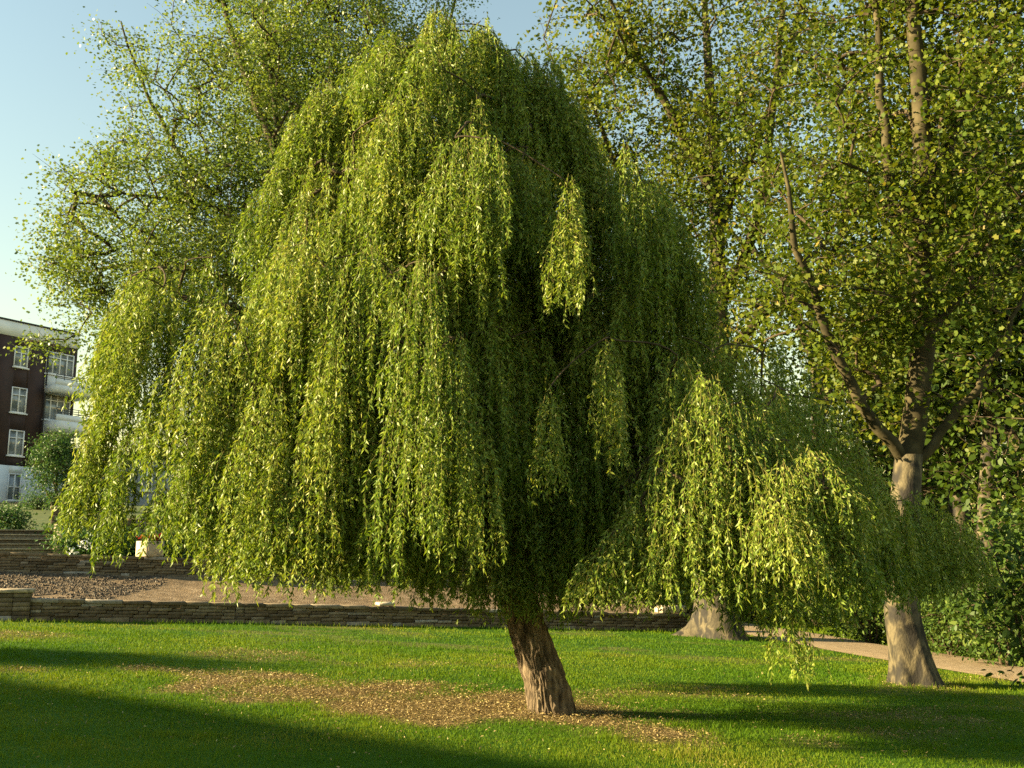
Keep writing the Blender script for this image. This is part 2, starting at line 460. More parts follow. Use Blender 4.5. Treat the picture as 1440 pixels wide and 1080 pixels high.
# ------------------------------------------------------------------ grass, fallen leaves, gravel
TRUNKS = [(.43, 10.9, .3), (5.9, 15.1, .45), (4.7, 23.1, .55)]
def scatter(n, y0, y1, mx=2.5):
    y = y0 + (y1 - y0) * RNG.random(n)
    x = (RNG.random(n) * 2 - 1) * (.53 * y + mx)
    return x, y
def grass():
    vs, va, fs, base = [], [], [], 0
    for (y0, y1, n) in ((5.6, 9, 150000), (9, 12.5, 140000), (12.5, 18, 130000), (18, 29, 120000)):
        x, y = scatter(n, y0, y1)
        dr = dry(x, y)
        keep = (side(x, y) < -.22) & (path_dist(x, y) > 1.1 + .12 * RNG.random(n)) & (RNG.random(n) > dr * 1.02 - .03)
        for (tx, ty, tr) in TRUNKS: keep &= np.hypot(x - tx, y - ty) > tr
        keep |= (side(x, y) >= -.22) & (along(x, y) > 15.6) & (path_dist(x, y) > 1.15)
        x, y, dr = x[keep], y[keep], dr[keep]
        n = len(x)
        sc = y / 8
        h = (.013 + .020 * RNG.random(n)) * (.75 + .6 * fbm(x * .9, y * .9, 31)) * (1 + .12 * sc)
        near = np.min([np.hypot(x - tx, y - ty) - tr for (tx, ty, tr) in TRUNKS], axis=0)
        h = h * (1 + 1.6 * np.exp(-np.clip(near, 0, 9) / .14) + 1.3 * np.clip(fbm(x * 2.3, y * 2.3, 55) - .62, 0, 1) * 4 + 1.4 * (side(x, y) > -.5))
        wv = .0030 * sc * (.7 + .6 * RNG.random(n))
        a = RNG.random(n) * PI * 2; b = RNG.random(n) * PI * 2; ln = RNG.random(n) * .8
        o = np.stack([x, y, g(x, y) - .004], -1)
        s = np.stack([np.cos(a), np.sin(a), 0 * a], -1) * wv[:, None]
        tip = o + np.stack([np.cos(b) * ln * h, np.sin(b) * ln * h, h], -1)
        vs.append(np.stack([o - s, o + s, tip], 1).reshape(-1, 3))
        fs.append(np.arange(n * 3).reshape(-1, 3) + base); base += n * 3
        va.append(np.clip(-.02 + .9 * fbm(x * .6, y * .8, 40) + .28 * RNG.random(n) + .5 * dr * RNG.random(n) - .05, 0, 1))
    tag(mesh("grass", np.concatenate(vs), np.concatenate(fs), M['grass'], var=np.concatenate(va)), "short mown green grass covering the park lawn", "grass", kind="stuff")
grass()

def litter():
    x, y = scatter(420000, 6, 17)
    dr = dry(x, y)
    k = (RNG.random(len(x)) < np.clip(dr - .18, 0, 1) * .85 + .004 + .02 * np.exp(-((x + .6) / 5) ** 2 - ((y - 11) / 2.4) ** 2)) & (side(x, y) < -.1)
    x, y = x[k], y[k]
    n = len(x)
    pos = np.stack([x, y, g(x, y) + .010 + .03 * RNG.random(n)], -1)
    d = rnd_dir(n); d[:, 2] *= .35
    nr = norm(np.array([0, 0, 1.]) + .5 * RNG.normal(size=(n, 3)))
    v, f = leaves(pos, d, nr, (.018 + .022 * RNG.random(n)) * y ** .5 / 3.2, .007 + .007 * RNG.random(n), KITE)
    tag(mesh("fallen_leaves", v, f, M['litter'], var=RNG.random(n)), "golden fallen leaves scattered in a patch round the willow trunk", "fallen leaves", kind="stuff")
litter()

def gravel():
    n = 15000
    u = -8 + 11.3 * RNG.random(n) ** .9; s = .2 + 3.2 * RNG.random(n)
    k = (fbm(u * .8, s * .8, 61) > .45) & (RNG.random(n) < .7) & (u + (s - 1.7) * -.6 < 2.9)
    u, s = u[k], s[k]; n = len(u)
    xy = W0[None] + u[:, None] * WT + s[:, None] * WN
    c = np.concatenate([xy, bedz(u, s)[:, None] + .012], -1)
    r = .007 + .018 * RNG.random(n) ** 2
    base = np.array([(-1, -1, -.6), (1, -1, -.6), (1, 1, -.6), (-1, 1, -.6), (-.7, -.6, .6), (.6, -.7, .7), (.7, .6, .5), (-.6, .7, .7)])
    v = c[:, None] + r[:, None, None] * (base[None] * (.7 + .6 * RNG.random((n, 8, 3))))
    q = np.array([[4, 5, 6, 7], [0, 1, 5, 4], [1, 2, 6, 5], [2, 3, 7, 6], [3, 0, 4, 7]])
    f = (q[None] + (np.arange(n) * 8)[:, None, None]).reshape(-1, 4)
    tag(mesh("gravel", v.reshape(-1, 3), f, M['gravel'], var=np.repeat(RNG.random(n), 5)), "loose stone chips strewn over the left end of the soil bed", "gravel", kind="stuff")
gravel()

# ------------------------------------------------------------------ stone walls
def drystone(root, u0, u1, s0, thick, zb, zt, ch=.062, seed=1):
    rr = random.Random(seed)
    gst, gco, gcp = Geo(), Geo(), Geo()
    t3 = np.array([*WT, 0]); n3 = np.array([*WN, 0])
    def pt(u, s, z): q = wallxy(u, s); return np.array([q[0], q[1], z])
    step = .8; u = u0
    while u < u1 - .01:
        e = min(u + step, u1)
        slope = np.array([0, 0, zb(e) - zb(u)])
        gco.box(pt(u, s0 + .04, zb(u) - .25), t3 * (e - u) + slope, n3 * (thick - .08), [0, 0, zt(u) - zb(u) + .2])
        u = e
    h = zt(u0) - zb(u0) - .07
    rows = max(3, int(round(h / ch)))
    for k in range(rows):
        u = u0 - rr.random() * .02
        while u < u1 - .05:
            l = min(rr.uniform(.14, .55), u1 - u)
            hh = h / rows
            z = zb(u) + (zt(u) - .07 - zb(u)) * k / rows
            out = rr.uniform(-.012, .018)
            gst.box(pt(u + .006, s0 - out, z + .005 - (.12 if k == 0 else 0)), t3 * (l - .012), n3 * (thick * .45), [0, 0, hh - .01 + (.12 if k == 0 else 0)], rr.random())
            u += l
    u = u0 - .03
    while u < u1:
        l = min(rr.uniform(.4, .75), u1 + .03 - u)
        gcp.box(pt(u + .004, s0 - .035, zt(u) - .068), t3 * (l - .008) + np.array([0, 0, zb(u + l) - zb(u)]), n3 * (thick + .07), [0, 0, .06 + rr.random() * .012], rr.random())
        u += l
    gst.build("stonework", M['stone'], root, bevel=.003)
    gco.build("core", M['mortar'], root)
    return gcp
lw = tag(empty("stone_wall", None), "long low dark stone wall along the back edge of the lawn, with a pier", "wall")
def lowbase(u): q = wallxy(u, 0); return float(-0.045 * 25 * np.tanh(q[0] / 25))
drystone(lw, .75, 15.3, 0, .34, lowbase, lambda u: lowbase(u) + .40, seed=3).build("coping", M['stone'], lw, bevel=.004)
gp = Geo()
t3 = np.array([*WT, 0]); n3 = np.array([*WN, 0])
def wp(u, s, z): q = wallxy(u, s); return np.array([q[0], q[1], z])
for k in range(6):
    z = lowbase(.4) + k * .083 - (.1 if k == 0 else 0)
    o = random.uniform(-.01, .01)
    for a, l in ((.14, .3), (.445, .3)):
        gp.box(wp(a, -.09 + o, z), t3 * l, n3 * .5, [0, 0, .078 + (.1 if k == 0 else 0)])
pier = gp.build("pier", M['stone'], lw, bevel=.008)
gc = Geo(); gc.box(wp(.1, -.13, lowbase(.4) + .5), t3 * .69, n3 * .6, [0, 0, .07]); gc.build("cap", M['coping'], pier, bevel=.012)
# the wall on the other side of the opening, further left
lw2 = tag(empty("stone_wall", None), "short end of pale capped stone wall at the left edge of the lawn", "wall")
drystone(lw2, -6, -.12, .1, .34, lowbase, lambda u: lowbase(u) + .44, seed=9).build("coping", M['coping'], lw2, bevel=.01)
uw = tag(empty("stone_wall", None), "upper retaining wall of dark coursed stone behind the soil bed", "wall")
drystone(uw, -14, 15.0, BED, .34, upbase, lambda u: uptop(u), ch=.06, seed=5).build("coping", M['stone'], uw, bevel=.004)

# planter, flowers, loose pale blocks
def planter():
    c = wp(2.95, BED + .17, uptop(2.95) + .004)
    root = tag(empty("stone_planter", None), "square pale stone planter standing on the upper wall", "planter")
    gq = Geo()
    a = math.radians(38); ex = np.array([math.cos(a), -math.sin(a), 0]); ey = np.array([math.sin(a), math.cos(a), 0])
    R, h, tk = .46, .36, .05
    o = c - ex * R / 2 - ey * R / 2
    gq.box(o, ex * R, ey * tk, [0, 0, h]); gq.box(o + ey * (R - tk), ex * R, ey * tk, [0, 0, h])
    gq.box(o + ey * tk, ex * tk, ey * (R - 2 * tk), [0, 0, h]); gq.box(o + ey * tk + ex * (R - tk), ex * tk, ey * (R - 2 * tk), [0, 0, h])
    gq.build("trough", M['palestone'], root, bevel=.012)
    gs = Geo(); gs.box(o + ex * tk + ey * tk, ex * (R - 2 * tk), ey * (R - 2 * tk), [0, 0, h - .05]); gs.build("soil", M['soil'], root)
    f = tag(empty("flower_plant", None), "dark red flowers growing in the pale stone planter", "flowers")
    top = c + np.array([.04, 0, h - .03])
    n = 260
    pos = top + RNG.normal(size=(n, 3)) * (.11, .11, .06) + (0, 0, .06)
    v, q = leaves(pos, rnd_dir(n), rnd_dir(n), .06 + .03 * RNG.random(n), .04 + .02 * RNG.random(n), OVAL)
    mesh("foliage", v, q, M['shrub'], f, var=RNG.random(n))
    n = 160
    pos = top + RNG.normal(size=(n, 3)) * (.11, .11, .05) + (0, 0, .11)
    v, q = leaves(pos, rnd_dir(n), rnd_dir(n), .05 + .02 * RNG.random(n), .04 + .02 * RNG.random(n), OVAL)
    mesh("blossom", v, q, M['flower_r'], f, var=RNG.random(n))
planter()
def block(u, s, z, l, dp, h, label):
    b = Geo(); b.box(wp(u, s, z), t3 * l, n3 * dp, [0, 0, h]); o = b.build("stone_block", M['palestone'], bevel=.02)
    tag(o, label, "stone block")
block(4.75, BED - .05, uptop(4.75) + .008, .5, .42, .11, "pale sunlit stone slab lying on the upper wall behind the willow fringe")
block(7.55, -.05, lowbase(7.55) + .412, .36, .42, .07, "pale sunlit stone slab on the lower wall, left of the willow trunk")
block(14.5, -.05, lowbase(14.5) + .412, .7, .44, .16, "pale block ending the lower wall beside the flared plane trunk")

# steps up the terrace
def steps():
    root = tag(empty("stone_steps", None), "broad dark stone steps with a sloping pale cheek wall and gate pier", "steps")
    d = norm(np.array([-.42, .9, 0])); s = np.array([d[1], -d[0], 0])   # up the flight, to the right
    o = P(74, 776, 25.6); o[2] = uptop(0) - .06
    wdt, n, rise, run = 7.0, 5, .125, .36
    for k in range(n):
        q = Geo(); q.box(o + d * run * k - s * wdt, s * (wdt - .02), d * (run * (n - k) + .8), [0, 0, rise * (k + 1) - .004])
        st_ = q.build("step", M['stone'], root, bevel=.01)
        nz = Geo(); nz.box(o + d * (run * k - .045) - s * wdt, s * (wdt - .02), d * (run + .04), [0, 0, .035])
        for vv in nz.v: vv[:, 2] += rise * (k + 1)
        nz.build("tread", M['coping'], st_, bevel=.006)
    ch = Geo()
    a, b = o - d * .1, o + d * (run * n + .1)
    tz = np.array([0, 0, rise * n])
    v = [a, a + s * .3, b + s * .3, b, a + [0, 0, .14], a + s * .3 + [0, 0, .14], b + s * .3 + tz + [0, 0, .22], b + tz + [0, 0, .22]]
    ch.add(v, [[3, 2, 1, 0], [4, 5, 6, 7], [0, 1, 5, 4], [1, 2, 6, 5], [2, 3, 7, 6], [3, 0, 4, 7]])
    ch.build("cheek_wall", M['coping'], root, bevel=.01)
    pr = Geo()
    for k in range(7):
        pr.box(b - s * .08 + [0, 0, rise * n - .5 + k * .16], s * .46, d * .46, [0, 0, .155])
    p = pr.build("pier", M['stone'], root, bevel=.008)
    cp = Geo(); cp.box(b - s * .12 - d * .04 + [0, 0, rise * n - .5 + 7 * .16], s * .54, d * .54, [0, 0, .07]); cp.build("cap", M['coping'], p, bevel=.01)
    # garden wall running right from the pier
    wl = tag(empty("stone_wall", None), "low garden wall of brown stone running right from the gate pier", "wall")
    rr = random.Random(4); sw = Geo()
    st = b + s * .42 + d * .1
    rt = norm(np.array([.97, .2, 0])); nn = np.array([-rt[1], rt[0], 0])
    for k in range(6):
        u = 0
        while u < 9:
            l = rr.uniform(.2, .6)
            sw.box(st + rt * u + nn * rr.uniform(-.01, .01) + [0, 0, rise * n - .35 + k * .11], rt * (l - .01), nn * .3, [0, 0, .104], rr.random()); u += l
    sw.build("stonework", M['stone'], wl, bevel=.006)
    cq = Geo(); u = 0
    while u < 9:
        l = rr.uniform(.5, .8); cq.box(st + rt * u - nn * .03 + [0, 0, rise * n - .35 + 6 * .11 + .003], rt * (l - .01), nn * .37, [0, 0, .06], rr.random()); u += l
    cq.build("coping", M['stone'], wl, bevel=.008)
steps()

# ------------------------------------------------------------------ buildings
class Facade:
    """a vertical wall plane; u runs along it, n towards the viewer"""
    def __init__(self, a, b):
        self.o = np.array([a[0], a[1], 0]); self.t = norm(np.array([b[0] - a[0], b[1] - a[1], 0])); self.n = np.array([self.t[1], -self.t[0], 0])
    def at(self, px, py):
        r = ray(px, py); k = ((self.o - EYE) @ self.n) / (r @ self.n); q = EYE + r * k
        return (q - self.o) @ self.t, q[2]
    def pt(self, u, z, out=0): return self.o + self.t * u + self.n * out + np.array([0, 0, z])
    def box(self, geo, u0, u1, z0, z1, o0, o1, var=None):
        geo.box(self.pt(u0, z0, o1), self.t * (u1 - u0), -self.n * (o1 - o0), [0, 0, z1 - z0], var)
    def window(self, root, u0, u1, z0, z1, nu=2, nz=2, transom=.7):
        fr = Geo(); f = .07
        self.box(fr, u0, u0 + f, z0, z1, -.12, .02); self.box(fr, u1 - f, u1, z0, z1, -.12, .02)
        self.box(fr, u0 + f, u1 - f, z0, z0 + f, -.12, .02); self.box(fr, u0 + f, u1 - f, z1 - f, z1, -.12, .02)
        for k in range(1, nu):
            c = u0 + (u1 - u0) * k / nu; self.box(fr, c - .035, c + .035, z0 + f, z1 - f, -.11, .01)
        if nz > 1:
            zc = z0 + (z1 - z0) * transom
            for k in range(nu):
                a = u0 + (u1 - u0) * k / nu + (f if k == 0 else .035); b = u0 + (u1 - u0) * (k + 1) / nu - (f if k == nu - 1 else .035)
                self.box(fr, a, b, zc - .03, zc + .03, -.11, .008)
        wn = empty("window", None); wn.parent = root
        fr.build("frame", M['frame'], wn)
        gl = Geo(); self.box(gl, u0 + .01, u1 - .01, z0 + .01, z1 - .01, -.10, -.06); gl.build("pane", M['glass'], wn)
        sl = Geo(); self.box(sl, u0 - .08, u1 + .08, z0 - .09, z0 - .003, -.1, .12); sl.build("sill", M['frame'], wn)

def cut_wall(fc, u0, u1, z0, z1, holes, depth, geo):
    """front wall slab with real openings for the windows"""
    us = sorted({u0, u1, *[h[0] for h in holes], *[h[1] for h in holes]}); zs = sorted({z0, z1, *[h[2] for h in holes], *[h[3] for h in holes]})
    for a, b in zip(us[:-1], us[1:]):
        run = None
        for c, d in zip(zs[:-1], zs[1:]):
            m = ((a + b) / 2, (c + d) / 2)
            hole = any(h[0] < m[0] < h[1] and h[2] < m[1] < h[3] for h in holes)
            if hole:
                if run: fc.box(geo, a, b, run[0], run[1], -depth, 0, .5); run = None
            else:
                run = (run[0], d) if run else (c, d)
        if run: fc.box(geo, a, b, run[0], run[1], -depth, 0, .5)

def flats():
    A = P(0, 700, 65); B = P(111, 700, 70)
    fc = Facade(A, B)
    root = tag(empty("apartment_building", None), "dark brick apartment block with white parapet, white ground floor and balconies", "building")
    u1, zt = fc.at(111, 472)
    _, zc = fc.at(0, 469); _, zg = fc.at(20, 655)
    z0 = ZB - 1.5
    def rect(a, b, c, d):   # px left, right, py top, bottom
        q = fc.at((a + b) / 2, d)[1]; r = fc.at((a + b) / 2, c)[1]
        return fc.at(a, c)[0], fc.at(b, c)[0], q, r
    wins = [rect(21, 41, 488, 517), rect(17, 39, 545, 581), rect(13, 35, 605, 641)]
    pitchu = -(wins[0][1] - wins[0][0]) * 2.3
    allw = list(wins)
    for k in (1, 2, 3):
        for r in wins: allw.append((r[0] + pitchu * k, r[1] + pitchu * k, r[2], r[3]))
    bays = [rect(66, 105, 497, 528), rect(63, 100, 555, 592)]
    g1 = rect(12, 31, 666, 704)
    gw = [g1] + [(g1[0] + pitchu * k, g1[1] + pitchu * k, g1[2], g1[3]) for k in (1, 2, 3)]
    back = 13.0; ul = -14
    wb = Geo()
    cut_wall(fc, ul, u1, zg, zc, allw + bays, .35, wb)
    fc.box(wb, ul, ul + .35, zg, zc, -back, -.351); fc.box(wb, u1 - .35, u1, zg, zc, -back, -.351); fc.box(wb, ul + .351, u1 - .351, zg, zc, -back, -back + .35)
    wb.build("wall", M['brick'], root)
    wg = Geo()
    cut_wall(fc, ul - .02, u1 + .02, z0, zg - .002, gw, .37, wg)
    fc.box(wg, ul - .02, ul + .35, z0, zg - .002, -back, -.372); fc.box(wg, u1 - .35, u1 + .02, z0, zg - .002, -back, -.372)
    wg.build("ground_floor_wall", M['white'], root)
    pp = Geo(); fc.box(pp, ul - .04, u1 + .04, zc + .002, zt, -back, .05); pa = pp.build("parapet", M['white'], root)
    cp = Geo(); fc.box(cp, ul - .09, u1 + .09, zt + .002, zt + .12, -back - .05, .10); cp.build("coping", M['iron'], pa)
    for r in allw: fc.window(root, *r)
    for r in gw: fc.window(root, *r, nu=2, nz=2, transom=.5)
    for r in bays: fc.window(root, *r, nu=4, nz=2, transom=.75)
    # white bay strip and the balconies
    for k, (top, bot, lo) in enumerate(((534, 547, 557), (580, 596, 611))):
        bal = empty("balcony", None); bal.parent = root
        ua = fc.at(62, bot)[0]; ub = u1 + 1.25
        zb, zl = fc.at(90, lo)[1], fc.at(90, bot)[1]
        sb = Geo(); fc.box(sb, ua, ub, zb, zl, .055, 1.3); fc.box(sb, u1 + .06, ub, zb, zl, -3, .05); sb.build("slab", M['white'], bal)
        zr = fc.at(90, top)[1]
        up = Geo(); fc.box(up, ua + .02, ub - .02, zl + .003, zl + (zr - zl) * .55, 1.18, 1.27); up.build("parapet", M['white'], bal)
        rl = Geo()
        zz = [zl + (zr - zl) * q for q in (.72, .9, 1.1)]
        for z in zz:
            rl.tube([fc.pt(ua + .02, z, 1.22), fc.pt(ub - .03, z, 1.22), ], [.025, .025], 5)
            rl.tube([fc.pt(ub - .03, z, 1.22), fc.pt(ub - .03, z, -3)], [.025, .025], 5)
        for q in np.linspace(ua + .04, ub - .04, 7): rl.tube([fc.pt(q, zl, 1.22), fc.pt(q, zz[-1], 1.22)], [.025, .025], 5)
        for q in (-3, -1.6, -.2): rl.tube([fc.pt(ub - .03, zl, q), fc.pt(ub - .03, zz[-1], q)], [.025, .025], 5)
        rl.build("railing", M['iron'], bal)
        # white infill under the window
    for r in bays:
        inf = Geo(); fc.box(inf, r[0], r[1] + .25, r[2] - 1.1, r[2] - .1, .002, .05); inf.build("spandrel", M['white'], root)
    dp = Geo(); a = fc.at(62, 560)[0]; dp.tube([fc.pt(a, zg, .08), fc.pt(a, zc, .08)], [.06, .06], 8); dp.build("downpipe", M['iron'], root)
    rf = Geo(); fc.box(rf, ul + .4, u1 - .4, zc - .3, zc - .01, -back + .4, -.4); rf.build("roof", M['mortar'], root)
    fl = Geo(); fc.box(fl, ul + .4, u1 - .4, z0, zg, -back + .4, -3.2); fc.box(fl, ul + .4, u1 - .4, zg + .01, zc - .35, -back + .4, -3.0); fl.build("interior", M['mortar'], root)
flats()

def annex():
    A = P(112, 700, 60); B = P(250, 700, 63)
    fc = Facade(A, B)
    root = tag(empty("house", None), "low grey rendered house glimpsed behind the willow's left fringe", "house")
    u1 = fc.at(250, 600)[0]; zt = fc.at(150, 640)[1]; z0 = ZB - 2
    def rect(a, b, c, d): return fc.at(a, c)[0], fc.at(b, c)[0], fc.at((a + b) / 2, d)[1], fc.at((a + b) / 2, c)[1]
    hs = [rect(122, 134, 676, 716), rect(160, 176, 650, 690), rect(200, 216, 650, 690)]
    wl = Geo(); cut_wall(fc, 0, u1, z0, zt, hs, .3, wl)
    fc.box(wl, 0, .3, z0, zt, -8, -.301); fc.box(wl, u1 - .3, u1, z0, zt, -8, -.301); fc.box(wl, .301, u1 - .301, z0, zt, -8, -7.7)
    wl.build("wall", M['annex'], root)
    for r in hs: fc.window(root, *r)
    rf = Geo(); fc.box(rf, -.2, u1 + .2, zt + .003, zt + .3, -8.2, .25); rf.build("roof", M['mortar'], root)
    fl = Geo(); fc.box(fl, .35, u1 - .35, z0, zt - .1, -7.6, -2.5); fl.build("interior", M['mortar'], root)
annex()

def railing():
    root = tag(empty("iron_railing", None), "black iron railing in front of the white ground floor", "railing")
    A = P(-60, 720, 50); B = P(46, 720, 50)
    A[2] = B[2] = P(20, 722, 50)[2]
    top = P(20, 706, 50)[2] - A[2]
    bars, rails = Geo(), Geo()
    n = 34
    for k in range(n + 1):
        q = A + (B - A) * k / n
        r = .05 if k % 17 == 0 else .016
        bars.tube([q + [0, 0, -.4], q + [0, 0, top * (1.12 if r > .02 else 1)]], [r, r], 5)
    for z in (.12, top * .9): rails.tube([A + [0, 0, z], B + [0, 0, z]], [.025, .025], 5)
    bars.build("bars", M['iron'], root); rails.build("rail", M['iron'], root)
railing()

# the brick house to the left of the view that shades the foreground
def shade_house():
    He = 9.0
    def edge(x, y):
        z = float(g(x, y)); D = (He - z) / math.tan(SUN_EL); h = -S[:2] / np.linalg.norm(S[:2])
        return np.array([x, y]) - h * D
    E1, E2 = edge(-5.96, 11.6), edge(1.0, 7.85)
    t = norm(E2 - E1)
    a, b = E1 - t * 1.5, E2 + t * 7
    fc = Facade(b, a)
    L = np.linalg.norm(b - a)
    root = tag(empty("brick_house", None), "dark brick house with flat roof standing left of the lawn", "house")
    hs = [(u, u + 1.2, z, z + 1.5) for u in np.arange(1.5, L - 2, 2.9) for z in (1.9, 5.2)]
    wl = Geo(); cut_wall(fc, 0, L, -.5, He - .3, hs, .35, wl)
    fc.box(wl, 0, .35, -.5, He - .3, -8, -.351); fc.box(wl, L - .35, L, -.5, He - .3, -8, -.351); fc.box(wl, .351, L - .351, -.5, He - .3, -8, -7.65)
    wl.build("wall", M['brick'], root)
    for r in hs: fc.window(root, *r)
    rf = Geo(); fc.box(rf, -.1, L + .1, He - .298, He, -8.1, .1); rf.build("roof", M['white'], root)
    fl = Geo(); fc.box(fl, .4, L - .4, 0, He - .5, -7.6, -3); fl.build("interior", M['mortar'], root)
shade_house()

# ------------------------------------------------------------------ trees
class Skel:
    """limbs laid out by hand, then twig tips joined to the nearest wood"""
    def __init__(self):
        self.p, self.par, self.cnt, self.fix = [], [], [], []
        self.chains, self.limbs = [], []
    def limb(self, pts, rad, n=14, wob=.03):
        pts = np.asarray(pts, float)
        t = np.linspace(0, len(pts) - 1, n)
        # catmull-like smoothing
        c = np.stack([np.interp(t, np.arange(len(pts)), pts[:, k]) for k in range(3)], -1)
        for _ in range(2): c[1:-1] = (c[:-2] + 2 * c[1:-1] + c[2:]) / 4
        c[1:-1] += RNG.normal(size=(n - 2, 3)) * wob
        r = np.interp(np.linspace(0, 1, n), np.linspace(0, 1, len(rad)), rad)
        prev = -1
        for k in range(n):
            self.p.append(c[k]); self.par.append(prev); self.cnt.append(0); self.fix.append(r[k]); prev = len(self.p) - 1
        self.limbs.append((c, r))
        return c, r
    def grow(self, tips, outs=None, arch=0.0, K=6, wob=.05, low=0.0):
        """join each tip to the wood, nearest tips first"""
        tips = np.asarray(tips)
        base = np.array(self.p)
        d = np.min(np.linalg.norm(tips[:, None] - base[None], axis=2), axis=1)
        for ti in np.argsort(d):
            T = tips[ti]
            A = np.array(self.p)
            v = T - A
            ds = np.linalg.norm(v, axis=1)
            cost = ds + low * np.maximum(0, -v[:, 2])
            i = int(np.argmin(cost))
            L = ds[i]
            p0 = A[i]
            up = np.array([0, 0, 1.])
            p1 = p0 + v[i] * .35 + up * L * (arch + .08) + RNG.normal(size=3) * wob * L
            o = np.zeros(3) if outs is None else np.array([outs[ti][0], outs[ti][1], 0])
            p2 = T - v[i] * .25 + up * L * arch * .9 - o * L * .1 + RNG.normal(size=3) * wob * L
            t = np.linspace(0, 1, K)[:, None]
            c = (1 - t) ** 3 * p0 + 3 * (1 - t) ** 2 * t * p1 + 3 * (1 - t) * t * t * p2 + t ** 3 * T
            idx = [i]; prev = i
            for k in range(1, K):
                self.p.append(c[k]); self.par.append(prev); self.cnt.append(0); self.fix.append(0); prev = len(self.p) - 1; idx.append(prev)
            self.chains.append(idx)
            j = prev
            while j >= 0:
                self.cnt[j] += 1; j = self.par[j]
    def tubes(self, rt, power=.45, rmax=.12, sides=5):
        K = len(self.chains[0])
        p = np.array(self.p); ct = np.array(self.cnt); fx = np.array(self.fix)
        idx = np.array(self.chains)
        r = np.minimum(rt * np.maximum(ct[idx], .6) ** power, rmax)
        f0 = fx[idx[:, 0]]
        r[:, 0] = np.where(f0 > 0, np.minimum(r[:, 1] * 1.25, f0), r[:, 0])
        r[:, -1] *= .6
        return tubes(p[idx], r, sides)

def limbs_mesh(name, limbs, mat, parent, sides=10):
    vs, qs, n = [], [], 0
    for c, r in limbs:
        v, q = tubes(c[None], np.asarray(r)[None], sides)
        vs.append(v); qs.append(q + n); n += len(v)
    return mesh(name, np.concatenate(vs), np.concatenate(qs), mat, parent, smooth=True)

def trunk_mesh(name, c, r, mat, parent, flare=.5, flare_h=.4, lobes=5, ridge=0.0, sides=64, rings=90, seed=0, lobe_pow=1.0, lean_root=None):
    """one trunk surface: root flare, buttresses and (for the willow) deep ridged bark"""
    c = np.asarray(c, float); r = np.asarray(r, float)
    t = np.linspace(0, 1, rings)
    kk = np.linspace(0, 1, len(c))
    cc = np.stack([np.interp(t, kk, c[:, k]) for k in range(3)], -1)
    for _ in range(4): cc[1:-1] = (cc[:-2] + 2 * cc[1:-1] + cc[2:]) / 4
    rr = np.interp(t, kk, r)
    th = np.arange(sides) * 2 * PI / sides
    hgt = cc[:, 2] - cc[0, 2]
    T, Hh = np.meshgrid(th, hgt)
    R = np.repeat(rr[:, None], sides, 1)
    lob = .5 + .5 * np.cos(lobes * T + 1.3 * np.sin(T + seed) + seed * 2.1)
    R = R * (1 + flare * np.exp(-Hh / flare_h) * (.35 + .9 * lob ** 1.5))
    if lean_root is not None:
        R = R * (1 + 1.3 * np.exp(-Hh / .22) * np.exp(-(((T - lean_root + PI) % (2 * PI) - PI) / .28) ** 2))
    R = R * (1 + .10 * (fbm(np.cos(T) * 1.2 + 7 + seed, np.sin(T) * 1.2 + Hh * .9, seed) - .5))
    if ridge:
        L = 2 * PI
        x = T / L * 34; 
        wv = 1.4 * (vn(np.cos(T) * 2 + 9, Hh * 4 + np.sin(T) * 2, seed + 3) - .5)
        n1 = vn((x + wv * 3) % 34, Hh * 5, seed + 5); n2 = vn((x * 2 + wv * 4) % 68, Hh * 11, seed + 6)
        rg = (1 - np.abs(2 * n1 - 1)) * .65 + (1 - np.abs(2 * n2 - 1)) * .35
        R = R + ridge * (rg - .6) * 2
    v = cc[:, None] + R[..., None] * np.stack([np.cos(T), np.sin(T), 0 * T], -1)
    i = np.arange(rings - 1)[:, None] * sides; j = np.arange(sides)[None, :]; j2 = (j + 1) % sides
    q = np.stack([i + j, i + j2, i + sides + j2, i + sides + j], -1).reshape(-1, 4)
    return mesh(name, v.reshape(-1, 3), q, mat, parent, smooth=True)

def clusters(tips, per, spread, lsize, shape, aspect, up=.7, flat=.75, droop=.25):
    n = len(tips) * per
    c = np.repeat(tips, per, 0)
    off = RNG.normal(size=(n, 3)) * spread * .55
    off[:, 2] *= flat
    big = np.repeat(.65 + .7 * RNG.random((len(tips), 1)), per, 0)
    pos = c + off * big
    d = norm(norm(off) * .7 + RNG.normal(size=(n, 3)) * .6 - np.array([0, 0, droop]))
    nr = norm(np.array([0, 0, up]) + RNG.normal(size=(n, 3)) * .55)
    ln = lsize * (.6 + .7 * RNG.random(n))
    v, f = leaves(pos, d, nr, ln, ln * aspect, shape)
    var = np.clip(np.repeat(RNG.random(len(tips)), per) * .45 + RNG.random(n) * .62 - .03, 0, 1)
    return v, f, var, pos

def twigs(tips, spread, rad, k=5):
    n = len(tips) * k
    a = np.repeat(tips, k, 0)
    d = RNG.normal(size=(n, 3)); d[:, 2] = np.abs(d[:, 2]) * .6
    b = a + norm(d) * spread * (.5 + .7 * RNG.random((n, 1)))
    m = (a + b) / 2 + RNG.normal(size=(n, 3)) * spread * .08
    pts = np.stack([a, m, b], 1)
    r = np.repeat(np.array([[1, .7, .3]]), n, 0) * rad
    return tubes(pts, r, 3)

def blob_tips(blobs, seed=0, hole=.42, sc=.35):
    out = []
    for (c, rad, n) in blobs:
        c = np.asarray(c); rad = np.asarray(rad)
        q = rnd_dir(n * 6) * RNG.random((n * 6, 1)) ** (1 / 2.4)
        p = c + q * rad
        # irregular clumps and gaps
        e = fbm(p[:, 0] * sc + p[:, 1] * .23, p[:, 2] * sc + p[:, 1] * .31, seed)
        p = p[e > hole][:n]
        out.append(p)
    return np.concatenate(out)

